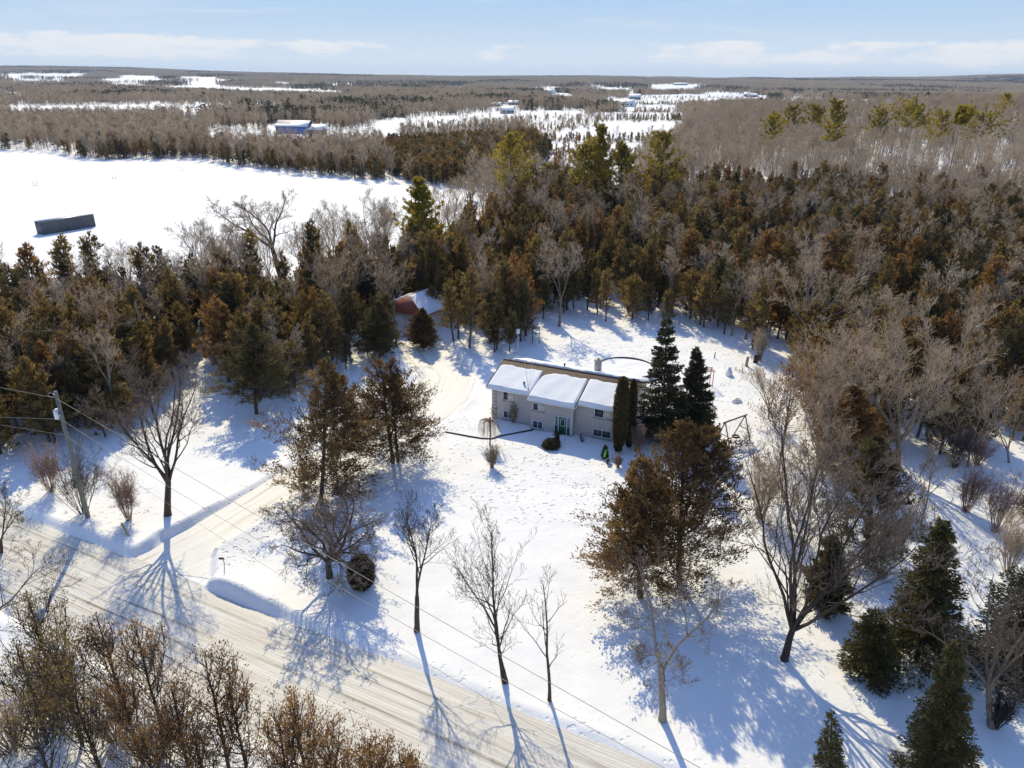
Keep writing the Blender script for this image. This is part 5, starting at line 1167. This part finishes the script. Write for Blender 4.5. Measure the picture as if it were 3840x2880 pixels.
def where_(q):
    fy = np.interp(q[0], [a_ for a_, _ in sorted(FRONT)], [b_ for _, b_ in sorted(FRONT)]); by = np.interp(q[0], [0, 300, 640, 850, 1000, 1080, 1480, 2212], [648, 648, 608, 525, 436, 428, 432, 430])
    wood = 'the left wood' if q[0] < 880 else ('the wood behind the house' if q[0] < 1480 else 'the right wood')
    return ('on the front edge of ' if fy - q[1] < 42 else ('on the field side of ' if q[1] - by < 45 and q[0] < 1100 else 'deep inside ')) + wood
def ced_label(q, form, s):
    look = ('tall ' if s[2] * CH_[form] > 10.4 else ('short ' if s[2] * CH_[form] < 7.8 else 'middling ')) + ('dark green' if 6 <= form < 8 else 'rusty brown' if form >= 8 else 'olive brown'); w_ = where_(q)
    return look + ' cedar ' + w_, look + ' cedars ' + w_
CH_ = [9.6, 8.2, 11.4, 9.0, 10.6, 7.0, 9.6, 9.0, 9.2, 10.6]
def bar_label(q, form, s):
    look = ('tall ' if s[2] > .98 else 'short ') + ('pale' if form >= 4 else 'grey') + (' slender' if form in (1, 5) else ' spreading')
    w_ = 'in the grey wood beyond the right cedars' if inpoly(np.array([q[0]]), np.array([q[1]]), BAREW)[0] else where_(q)
    return look + ' bare tree ' + w_, look + ' bare trees ' + w_
def sizes(n, lo, hi, wv=.15):
    s = rs.uniform(lo, hi, n); return np.stack([s * rs.uniform(1 - wv, 1 + wv, n)] * 2 + [s], -1)
dist = np.hypot(cz[:, 0], cz[:, 1]); inv_ = (vz[:, 0] > -20) & (vz[:, 0] < 2232)
order = np.argsort(dist + np.where(inv_, 0, 1e4)); NC = 255
sc_ = sizes(len(cz), .58, 1.28); sc_[:, 2] *= np.where(vz[:, 0] < 1000, 1.02, 1.0); fi = rs.choice(len(CALL), len(cz), p=[.105] * 6 + [.13, .13, .055, .055]); ro = rots(len(cz))
o1, o2 = order[:NC], order[NC:]
individuals(cz[o1], vz[o1], sc_[o1], fi[o1], ro[o1], CALL, 'cedar_tree', 'tree', ced_label)
stuff('cedar_wood', cz[o2], sc_[o2], [q[2] for q in CALL], fi[o2], ro[o2])
# bare trees: those mixed into the near woods and the grey wood on the right
X, Y = scatter(40, 620, 110, 900, 6.2); Z = height(X, Y); Pb = np.stack([X, Y, Z], -1); v2 = proj(Pb)
k = inpoly(v2[:, 0], v2[:, 1], BAREW) & (v2[:, 2] > 1) & (v2[:, 0] < 2300); Pb = Pb[k]; v2 = v2[k]
thin_ = (v2[:, 0] > 1850) & (v2[:, 1] > 340); kk = ~thin_ | (rs.rand(len(Pb)) < .55); Pb = Pb[kk]; v2 = v2[kk]
ab = np.concatenate([bz, Pb]); av = np.concatenate([vb, v2]); dist = np.hypot(ab[:, 0], ab[:, 1]) + np.where((av[:, 0] > -20) & (av[:, 0] < 2232), 0, 1e4)
order = np.argsort(dist); NB = 265; sc_ = sizes(len(ab), .75, 1.15); sc_[len(bz):] *= 1.12; fi = rs.choice(len(BALL), len(ab)); ro = rots(len(ab))
o1, o2 = order[:NB], order[NB:]
individuals(ab[o1], av[o1], sc_[o1], fi[o1], ro[o1], BALL, 'bare_tree', 'tree', bar_label)
stuff('bare_wood', ab[o2], sc_[o2], [q[2] for q in BALL], fi[o2], ro[o2])

# the country beyond the field: hedges, stands, open snow
FIELDS = [[(-400, 322), (0, 324), (100, 326), (200, 345), (300, 343), (420, 344), (560, 367), (700, 381), (820, 391), (1000, 404), (1060, 414), (1000, 432), (850, 525), (640, 608), (300, 648), (0, 648), (-400, 668)],
    [(420, 296), (480, 280), (600, 286), (700, 280), (870, 286), (870, 300), (690, 304), (480, 302)], [(1000, 247), (1100, 242), (1135, 257), (1040, 268), (870, 278), (760, 279), (850, 258)], [(1120, 290), (1200, 267), (1300, 259), (1480, 260), (1450, 294), (1300, 307), (1170, 304)],
    [(1285, 260), (1330, 243), (1480, 243), (1478, 258)], [(1108, 320), (1200, 304), (1390, 312), (1380, 350), (1210, 380), (1150, 350)], [(0, 230), (300, 226), (640, 222), (640, 227), (300, 236), (0, 242)], [(0, 199), (150, 203), (150, 206), (0, 205)],
    [(0, 160), (190, 158.5), (190, 162), (0, 165)], [(0, 166.5), (55, 166.5), (55, 169), (0, 170)], [(80, 163.5), (180, 164), (180, 166), (80, 166.5)], [(250, 162.5), (350, 164.5), (350, 167), (250, 166)], [(210, 170.5), (372, 171.5), (372, 174), (210, 174)], [(390, 177.5), (485, 178.5), (485, 182), (390, 182)],
    [(350, 186), (520, 190), (520, 194), (350, 190)], [(380, 166), (470, 166.5), (470, 169.5), (380, 169)], [(500, 190), (600, 191.5), (795, 199), (795, 202), (600, 198.5), (500, 195)], [(795, 186.5), (860, 187), (860, 189), (795, 189)], [(230, 179), (330, 183), (330, 185.5), (230, 183)],
    [(1395, 183.5), (1520, 183), (1515, 193), (1400, 195)], [(1375, 207), (1470, 204), (1665, 206), (1665, 214), (1500, 222), (1375, 223)], [(1355, 230), (1480, 230), (1480, 241), (1355, 240)], [(1660, 215.5), (1990, 214), (2000, 222), (1800, 229), (1660, 222)], [(1255, 185), (1300, 185), (1300, 187.5), (1255, 187.5)], [(1180, 200), (1240, 202), (1240, 207), (1180, 207)],
    [(1105, 238), (1275, 240), (1265, 258), (1110, 256)], [(590, 178), (650, 180), (650, 182.5), (590, 181)], [(700, 181), (790, 182), (790, 184.5), (700, 184)], [(1150, 188), (1230, 188), (1230, 191), (1150, 191)], [(1520, 199), (1600, 199), (1600, 203), (1520, 203)], [(20, 171), (150, 173), (150, 175.5), (20, 175)], [(420, 171), (500, 172), (500, 174.5), (420, 174)],
    [(1700, 204), (1790, 205), (1790, 208), (1700, 208)], [(1300, 214), (1375, 214), (1375, 220), (1300, 221)], [(1290, 190), (1380, 190), (1380, 194), (1290, 194)], [(960, 186), (1010, 186.5), (1010, 188.5), (960, 188.5)]]
VILLAGE = [(895, 236, 22, 6, 'low tan house in the trees left of the lone spruce', 'wall_tan'), (946, 237, 16, 8, 'small snow roofed house just right of the lone spruce', 'white'), (1065, 230, 40, 9, 'wide snow roofed house at the left of the village', 'wall_grey'), (1110, 227, 34, 10, 'snow roofed house behind the wide snow roofed house', 'wall_tan'),
          (1098, 246, 34, 16, 'nearest village house with steep white roof', 'wall_grey'), (1185, 203, 26, 11, 'white village house with pointed gables far back', 'white'), (1228, 214, 30, 9, 'white roofed long house in the middle of the village', 'wall_tan'), (1318, 206, 22, 6, 'small white roofed house on the village rise', 'wall_grey'),
          (1362, 207, 20, 8, 'snow roofed house below the village rise', 'wall_tan'), (1372, 216, 30, 13, 'grey village house with bright white roof by the right fields', 'wall_grey'), (1355, 231, 34, 16, 'pale barn at the right end of the village', 'white'), (1282, 229, 24, 12, 'russet house among village trees', 'rust'),
          (1472, 184, 34, 5, 'long low barn on the far hilltop field', 'wall_tan'), (1630, 210, 22, 8, 'grey farmhouse at the left of the far right fields', 'wall_grey'), (1612, 209, 14, 10, 'small farmhouse with peaked roof left of the grey farmhouse', 'wall_grey'), (1784, 227, 26, 11, 'white roofed barn in the far right fields', 'wall_grey'), (1835, 226, 24, 8, 'low barn right of the white roofed barn in the far right fields', 'wall_tan'), (1970, 226, 18, 10, 'white walled farmhouse at the right end of the far fields', 'white'), (1265, 200, 16, 5, 'tiny snow roofed house on the far village edge', 'wall_tan'), (1240, 196, 14, 5, 'tiny house left of the tiny snow roofed house', 'wall_grey')]
for a in VILLAGE + [(417, 262, 38, 19), (552, 264, 30, 12), (632, 289, 110, 26), (1005, 306, 34, 8)]:
    FIELDS.append([(a[0] - a[2] * .5, a[1] - a[3] * .75), (a[0] + a[2] * .5, a[1] - a[3] * .75), (a[0] + a[2] * .5, a[1] - a[3] * .15), (a[0] - a[2] * .5, a[1] - a[3] * .15)])
CEDST = [[(820, 325), (960, 318), (1150, 303), (1190, 330), (1110, 405), (900, 400), (830, 370)], [(100, 330), (560, 352), (830, 330), (830, 395), (560, 366), (200, 344)], [(200, 318), (620, 322), (830, 318), (830, 340), (300, 342)], [(1270, 245), (1300, 240), (1300, 250), (1270, 250)], [(860, 235), (1000, 230), (1000, 262), (860, 262)]]
def open_snow(P, hgt):
    r = np.zeros(len(P), bool)
    for fr_ in (0.0, .45, .85):
        q = proj(P + np.stack([0 * hgt, 0 * hgt, hgt * fr_], -1))
        for f_ in FIELDS:
            r |= inpoly(q[:, 0], q[:, 1], f_)
    return r
def cheap_bare(seed, h=11, k=14, per=7, tw=.05, r0=.12):
    q = np.random.RandomState(seed); mb = MB(); mb.tube([[0, 0, -.3], [q.normal(0, .2), q.normal(0, .2), h * .5], [0, 0, h * .9]], [r0, r0 * .7, .03], 4, 0)
    p, e, t = [], [], []
    for i in range(k):
        u = q.uniform(.25, .9); a = q.rand() * 6.28; th = q.uniform(.3, .9); d = np.array([math.cos(a) * math.sin(th), math.sin(a) * math.sin(th), math.cos(th)]); s = np.array([0, 0, u * h]); L_ = h * (1.05 - u) * q.uniform(.45, .7)
        p.append(s); e.append(s + d * L_); t.append(q.rand())
        for j in range(per):
            g_ = s + d * L_ * q.uniform(.25, 1); p.append(g_); e.append(g_ + unit(d + q.normal(0, .6, 3) + [0, 0, .25]) * h * q.uniform(.07, .18)); t.append(q.rand())
    mb.cones(p, e, np.full(len(p), tw), 1, np.array(t)); return mb
def clump(seed, n, size, tall_, fn):
    q = np.random.RandomState(seed); mb = MB()
    for i in range(n):
        s = fn(int(q.randint(1e6))); o = np.array([q.uniform(-.5, .5) * size, q.uniform(-.5, .5) * size, 0]); k = q.uniform(.7, 1.15)
        for v_, t_, m_, c_ in zip(s.v, s.t, s.m, s.c):
            mb.v.append(v_ * k + o); mb.m.append(m_); mb.c.append(c_)
        base_ = 0
        for t_, v_ in zip(s.t, s.v): mb.t.append(t_ + mb.n)
        mb.n += sum(len(v_) for v_ in s.v)
    return mb
TB = [MAT['bark_grey'], MAT['twig']]; TC = [MAT['bark'], MAT['cedar']]
FB = [cheap_bare(400 + i, 11 + i % 3, 20, 10, .045).mesh('tree', [MAT['bark_grey'], MAT[('twig', 'twig_pale', 'twig', 'twig_red')[i % 4]]]) for i in range(6)]
FC = [cedar_tree(420 + i, h=8, w=1.9, base=.08, nb=34, per=14, leaf=.9, lw=.32, stubs=False, raggy=.4).mesh('tree', [MAT['bark'], MAT[('cedar', 'cedar_rust', 'cedar_green')[i % 3]]]) for i in range(4)]
FS = [spruce_tree(440, h=12, w=2.4, tiers=12, per=7, leaf=.8, lw=.3, dens=9).mesh('tree', [MAT['bark'], MAT['spruce']])]
cbn = lambda s: cheap_bare(s, 12, 9, 4, .16, .2); ccn = lambda s: cedar_tree(s, h=8.5, w=2.3, base=.05, nb=12, per=9, leaf=1.8, lw=.8, stubs=False)
CB = [clump(460 + i, 13, 26, 12, cbn).mesh('trees', TB) for i in range(4)] + [clump(470, 9, 26, 12, lambda s: spruce_tree(s, h=12, w=2.6, tiers=7, per=5, leaf=1.6, lw=.8, dens=5)).mesh('trees', [MAT['bark'], MAT['spruce']])]
dbn = lambda s: cheap_bare(s, 13, 7, 3, .38, .4)
DB = [clump(480 + i, 22, 64, 12, dbn).mesh('trees', [MAT['bark_grey'], MAT[('twig', 'twig_dark', 'twig')[i]]]) for i in range(3)]
DB.append(clump(490, 14, 64, 12, lambda s: spruce_tree(s, h=13, w=3.4, tiers=6, per=5, leaf=2.2, lw=1.2, dens=4)).mesh('trees', [MAT['bark'], MAT['spruce']]))
def wedge(P, m=60): return np.abs(P[:, 0]) < P[:, 1] * .80 + m
# 215 to 640 m: single trees
X, Y = scatter(-560, 560, 180, 640, 4.4); P_ = np.stack([X, Y, height(X, Y)], -1); v = proj(P_); hg = np.full(len(P_), 10.0)
k = wedge(P_) & ~open_snow(P_, hg) & ~inpoly(v[:, 0], v[:, 1], WOOD) & ~inpoly(v[:, 0], v[:, 1], BAREW) & (v[:, 1] < 440); P_ = P_[k]; v = v[k]
inc = np.zeros(len(P_), bool)
for c_ in CEDST: inc |= inpoly(v[:, 0], v[:, 1], c_)
solid = inpoly(v[:, 0], v[:, 1], CEDST[0]); pr = np.where(solid, .97, np.where(inc, .6, .08)); ic = rs.rand(len(P_)) < pr
def lay(name, P_, forms, lo, hi, p=None):
    n_ = len(P_); stuff(name, P_, sizes(n_, lo, hi), forms, rs.choice(len(forms), n_, p=p), rots(n_))
far_c = P_[ic]; far_b = P_[~ic]
# the brown stand is tighter than the rest
X, Y = scatter(-160, 90, 180, 480, 3.1); Q = np.stack([X, Y, height(X, Y)], -1); qv = proj(Q); kq = inpoly(qv[:, 0], qv[:, 1], CEDST[0]); Q = Q[kq]
X, Y = scatter(-330, 40, 215, 400, 3.3); Q2 = np.stack([X, Y, height(X, Y)], -1); qv = proj(Q2); kq = (inpoly(qv[:, 0], qv[:, 1], CEDST[1]) | inpoly(qv[:, 0], qv[:, 1], CEDST[2])) & ~open_snow(Q2, np.full(len(Q2), 3.0)) & (rs.rand(len(Q2)) < .75); Q2 = Q2[kq]; hb_ = rs.rand(len(Q2)) < .5; far_b = np.concatenate([far_b, Q2[~hb_]]); Q = np.concatenate([Q, Q2[hb_]])
lay('far_cedar_wood', np.concatenate([far_c, Q]), FC, .75, 1.15); lay('far_bare_wood', far_b, FB + FS, .7, 1.1, [.158] * 6 + [.052])
# scrub in the rough field
X, Y = scatter(-80, 130, 190, 420, 2.7); P_ = np.stack([X, Y, height(X, Y)], -1); v = proj(P_); k = inpoly(v[:, 0], v[:, 1], FIELDS[5]); P_ = P_[k]; k = rs.rand(len(P_)) < .72; P_ = P_[k]
SCB = [bush(500 + i, 2.4, 2.2, 12, 6, .05, .05, 3).mesh('shrub', [MAT['twig_red'], MAT['twig_red']]) for i in range(2)] + [FC[1]]
n_ = len(P_); stuff('field_scrub', P_, sizes(n_, .3, .95), SCB, rs.choice(3, n_, p=[.48, .47, .05]), rots(n_))
# hedge trees in the open fields
hp_ = []; hc_ = []
for (x0, y0), (x1, y1), cnt, cc, jt in (((1120, 306), (1440, 307), 24, 120, 1.2), ((1110, 292), (1295, 267), 110, 90, 3.0), ((870, 278), (1130, 266), 60, 60, 2.0), ((640, 306), (880, 302), 14, 10, 1), ((1290, 262), (1490, 261), 60, 40, 1.2), ((1105, 259), (1260, 259), 20, 30, 1.2), ((1380, 217), (1660, 216), 40, 50, .6), ((1380, 226), (1480, 228), 20, 30, .6), ((0, 236), (640, 228), 90, 0, 2), ((1660, 220), (1990, 221), 36, 4, 1), ((1430, 300), (1480, 285), 16, 14, 3), ((1365, 244), (1480, 245), 24, 4, 1.5), ((1000, 243), (1290, 238), 60, 30, 1.5), ((1375, 199.5), (1640, 200), 90, 190, .7), ((1360, 226), (1490, 226), 30, 90, .5), ((1350, 243), (1485, 243), 20, 70, .5), ((1290, 259), (1490, 260), 20, 70, .5), ((1390, 212), (1660, 211), 30, 120, .4)):
    for u in rs.rand(max(4, int(cnt * .5))): hp_.append(ground(x0 + (x1 - x0) * u, y0 + (y1 - y0) * u + rs.normal(0, jt)))
    for u in rs.rand(cc): hc_.append(ground(x0 + (x1 - x0) * u, y0 + (y1 - y0) * u + rs.normal(0, jt * 1.3)))
lay('hedge_bushes', np.array(hc_), [FC[1], FC[2], FC[3]] + [bush(510, 4.5, 4.5, 14, 8, .06, .06, 4).mesh('shrub', [MAT['bark_grey'], MAT['twig']])], .35, .75, [.2, .25, .2, .35])
lay('hedgerow', np.array(hp_), FB, .4, .85)
# 640 to 2200 m and 2200 to 7600 m: clumps
X, Y = scatter(-1900, 1900, 640, 2300, 19.0); P_ = np.stack([X, Y, height(X, Y)], -1); v = proj(P_); hg = np.full(len(P_), 11.0); k = wedge(P_) & ~open_snow(P_, hg) & ~inpoly(v[:, 0], v[:, 1], BAREW); P_ = P_[k]
n_ = len(P_); nz = vnoise(P_[:, 0], P_[:, 1] * .5, 170.0) + .35 * vnoise(P_[:, 1], P_[:, 0], 60.0); vi_ = np.where((nz > .14) & (rs.rand(n_) < .7), 4, rs.randint(0, 4, n_)); sp_ = rs.rand(n_) < .05; vi_[sp_] = 4
stuff('distant_wood', P_, sizes(n_, .75, 1.2), CB, vi_, rots(n_))
X, Y = scatter(-6400, 6400, 2300, 7700, 52.0); P_ = np.stack([X, Y, height(X, Y)], -1); hg = np.full(len(P_), 12.0); k = wedge(P_) & ~open_snow(P_, hg); P_ = P_[k]
n_ = len(P_); nz = vnoise(P_[:, 0], P_[:, 1] * .4, 420.0); vi_ = np.where((nz > .08) & (rs.rand(n_) < .75), rs.choice([1, 3], n_), np.where(rs.rand(n_) < .5, 0, 2))
stuff('horizon_wood', P_, sizes(n_, .85, 1.25), DB, vi_, rots(n_))

# ---------------------------------------------------------------- far buildings and things in the fields
def far_house(vx, vy, wpx, hpx, label, wall='wall_grey', roof_='snowcap', rz=0.0, depth=.7, rh=.45, nm='farm_house', cat='house', wins=3):
    p = ground(vx, vy); k_ = K / CF * float(proj(p)[2]); w_ = wpx * k_ * .8; h_ = hpx * k_ * .9; hw = h_ * (1 - rh); d_ = w_ * depth
    t = thing(nm, p, label, cat, rz=rz)
    g = MB(); g.box((-w_ / 2, 0, -.5), (w_ / 2, d_, hw)); g.add([(-w_ / 2, 0, hw), (-w_ / 2, d_, hw), (-w_ / 2, d_ / 2, h_ * .97)], [[0, 2, 1]]); g.add([(w_ / 2, 0, hw), (w_ / 2, d_, hw), (w_ / 2, d_ / 2, h_ * .97)], [[0, 1, 2]]); link('wall', g.mesh('wall', [MAT[wall]]), t)
    g = MB(); o_ = .04 * w_
    for s, (y0, y1) in ((1, (-o_, d_ / 2)), (-1, (d_ + o_, d_ / 2))):
        za, zb = hw - .06 * h_, h_; v_ = [(-w_ / 2 - o_, y0, za), (w_ / 2 + o_, y0, za), (w_ / 2 + o_, y1, zb), (-w_ / 2 - o_, y1, zb)]; v_ += [(a_, b2, c + .05 * h_ + .1) for a_, b2, c in v_]
        q_ = [(0, 1, 2, 3), (4, 5, 6, 7), (0, 1, 5, 4), (1, 2, 6, 5), (2, 3, 7, 6), (3, 0, 4, 7)]; g.add(v_, [x_ for a_, b2, c, e in q_ for x_ in ((a_, b2, c), (a_, c, e))])
    link('roof', g.mesh('roof', [MAT[roof_]]), t)
    for i in range(wins):
        x_ = -w_ / 2 + w_ * (i + .5) / wins; g = MB(); g.box((x_ - w_ * .06, -.08, hw * .4), (x_ + w_ * .06, -.01, hw * .8)); link('window', g.mesh('window', [MAT['glass']]), t)
    return t
# blue barn
p = ground(632, 289); k_ = K / CF * float(proj(p)[2]); BL, BH = 62 * k_, 26 * k_
barn = thing('blue_barn', p, 'long blue metal barn with snow covered roof beyond the field', 'barn', rz=math.radians(-6))
def bl(n_, mb, mt, par=None): return link(n_, mb.mesh(n_, [MAT[mt]]), par or barn)
hw = BH * .56; bd = 14.0
bl('wall', bx((-BL * .6, 0, -.5), (BL * .55, bd, hw)), 'steel_blue')
g = MB()
for y0, y1 in ((-.6, bd / 2), (bd + .6, bd / 2)):
    v_ = [(-BL * .62, y0, hw - .2), (BL * .57, y0, hw - .2), (BL * .57, y1, BH), (-BL * .62, y1, BH)]; v_ += [(a, b2, c + .25) for a, b2, c in v_]; q_ = [(0, 1, 2, 3), (4, 5, 6, 7), (0, 1, 5, 4), (1, 2, 6, 5), (2, 3, 7, 6), (3, 0, 4, 7)]; g.add(v_, [x_ for a, b2, c, e in q_ for x_ in ((a, b2, c), (a, c, e))])
rf = bl('roof', g, 'roof_grey')
g = MB(); v_ = [(-BL * .62, -.75, hw - .05), (BL * .57, -.75, hw - .05), (BL * .57, bd * .38, BH * .92), (BL * .1, bd * .42, BH * .95), (-BL * .1, bd * .12, hw + (BH - hw) * .3), (-BL * .62, bd * .14, hw + (BH - hw) * .34)]; v_ = [(a, b2, c + .22) for a, b2, c in v_] + [(a, b2, c + .55) for a, b2, c in v_]
g.add(v_, [[6, 7, 10], [7, 8, 9], [7, 9, 10], [6, 10, 11]] + [x_ for i in range(6) for x_ in ([i, (i + 1) % 6, (i + 1) % 6 + 6], [i, (i + 1) % 6 + 6, i + 6])]); link('roof_snow', g.mesh('roof_snow', [MAT['snowcap']]), rf)
wl = BL * .55; g = MB(); g.box((wl + .01, 1, -.5), (wl + 30 * k_, 11, hw * .62)); bl('wing_wall', g, 'wall_tan')
g = MB(); x0, x1 = wl + .02, wl + 36 * k_
for y0, y1 in ((-.8, 6), (12.8, 6)):
    v_ = [(x0, y0, hw * .60), (x1, y0, hw * .60), (x1, y1, hw * 1.25), (x0, y1, hw * 1.25)]; v_ += [(a, b2, c + .5) for a, b2, c in v_]; g.add(v_, [x_ for a, b2, c, e in q_ for x_ in ((a, b2, c), (a, c, e))])
bl('wing_roof', g, 'snowcap')
g = MB(); g.add([(x1 + .03, -.6, hw * .6), (x1 + .03, 12.6, hw * .6), (x1 + .03, 6, hw * 1.25)], [[0, 1, 2]]); bl('wing_gable', g, 'white')
for i in range(3): bl('post', bar((wl + (8 + i * 12) * k_, -.3, -.3), (wl + (8 + i * 12) * k_, -.3, hw * .6), .2, 6), 'timber')
far_house(417, 262, 38, 19, 'grey roofed shed among bare trees left of the blue barn', 'wall_grey', 'roof_grey', .1, .8, .6, 'grey_shed', 'shed', 2)
far_house(552, 264, 30, 12, 'low snow roofed shed right of the grey roofed shed', 'wall_tan', 'snowcap', 0, .7, .5, 'low_shed', 'shed', 2)
far_house(1005, 306, 34, 8, 'low red brown shed at the corner of the brown cedar stand', 'rust', 'rust', 0, .4, .2, 'red_shed', 'shed', 0)
for a in VILLAGE:
    far_house(a[0], a[1], a[2], a[3], a[4], a[5], 'rust' if 'russet' in a[4] else 'snowcap', rs.uniform(-.5, .5))
# lone far spruces
for k, (bx_, by_, ty, lab) in enumerate([(870, 238, 208, 'left of two dark spruces standing close together beyond the fields'), (881, 238, 205, 'right of two dark spruces standing close together beyond the fields'), (932, 239, 206, 'lone dark spruce beside the small snow roofed house')]):
    p = ground(bx_, by_); hh = tall(p, ty); mb = spruce_tree(520 + k, h=hh, w=hh * .2, tiers=16, per=8, leaf=1.2, lw=.5, dens=12, r0=.3); tree('spruce_tree', mb, p, lab, 'tree', [MAT['bark'], MAT['spruce']])
# steel container in the field
c0, c1, c2 = ground(80.6, 505), ground(95, 508), ground(206.8, 489.5)
ax = unit((c2 - c1) * [1, 1, 0]); CLn = float(np.linalg.norm((c2 - c1)[:2])); CHt = tall(c1, 479.5); CWd = 2.7
con = thing('steel_container', c1, 'dark grey corrugated shipping container half drifted in the snowy field', 'container', rz=math.atan2(ax[1], ax[0]))
g = MB(); nb_ = 44
for y, s in ((0.0, 1), (CWd, -1)):
    for i in range(nb_):
        xa, xb = CLn * i / nb_, CLn * (i + 1) / nb_; xs = [xa, xa + (xb - xa) * .3, xa + (xb - xa) * .5, xa + (xb - xa) * .8, xb]; ys = [y, y, y + s * .07, y + s * .07, y]
        for a in range(4): g.quad((xs[a], ys[a], -.3), (xs[a + 1], ys[a + 1], -.3), (xs[a + 1], ys[a + 1], CHt - .12), (xs[a], ys[a], CHt - .12))
for x_ in (.02, CLn - .02): g.quad((x_, 0, -.3), (x_, CWd, -.3), (x_, CWd, CHt - .05), (x_, 0, CHt - .05))
link('side_panel', g.mesh('side_panel', [MAT['steel_dark']]), con)
g = MB(); g.box((-.03, -.03, CHt - .12), (CLn + .03, CWd + .03, CHt)); link('roof', g.mesh('roof', [MAT['metal']]), con)
for x_ in (-.05, CLn - .08):
    for y in (-.05, CWd - .08): link('corner_post', bx((x_, y, -.3), (x_ + .13, y + .13, CHt - .13)).mesh('corner_post', [MAT['steel_dark']]), con)
for y in (.1, CWd / 2 + .03):
    dl_ = link('door', bx((-.04, y, .1), (.015, y + CWd / 2 - .13, CHt - .2)).mesh('door', [MAT['steel_dark']]), con)
    for q in (.3, .8): link('lock_bar', bar((-.07, y + q, .15), (-.07, y + q, CHt - .25), .03, 5).mesh('lock_bar', [MAT['metal']]), dl_)
for k, (vx, vy, ty, lab) in enumerate([(77, 402, 391, 'leftmost pair of thin stakes in the snowy field'), (247, 386, 377, 'middle pair of thin stakes in the snowy field'), (391, 370, 361, 'rightmost pair of thin stakes in the snowy field')]):
    p = ground(vx, vy); hh = tall(p, ty); w_ = 7 * K / CF * float(proj(p)[2]) / 2
    put('stake_pair', p, lab, 'stakes', [('stake', bar((-w_, 0, -.2), (-w_ * 1.2, 0, hh), .06, 5), MAT['timber']), ('stake', bar((w_, 0, -.2), (w_ * 1.1, 0, hh), .06, 5), MAT['timber']), ('crossbar', bar((-w_, 0, .15), (w_, 0, .15), .05, 5), MAT['timber'])])
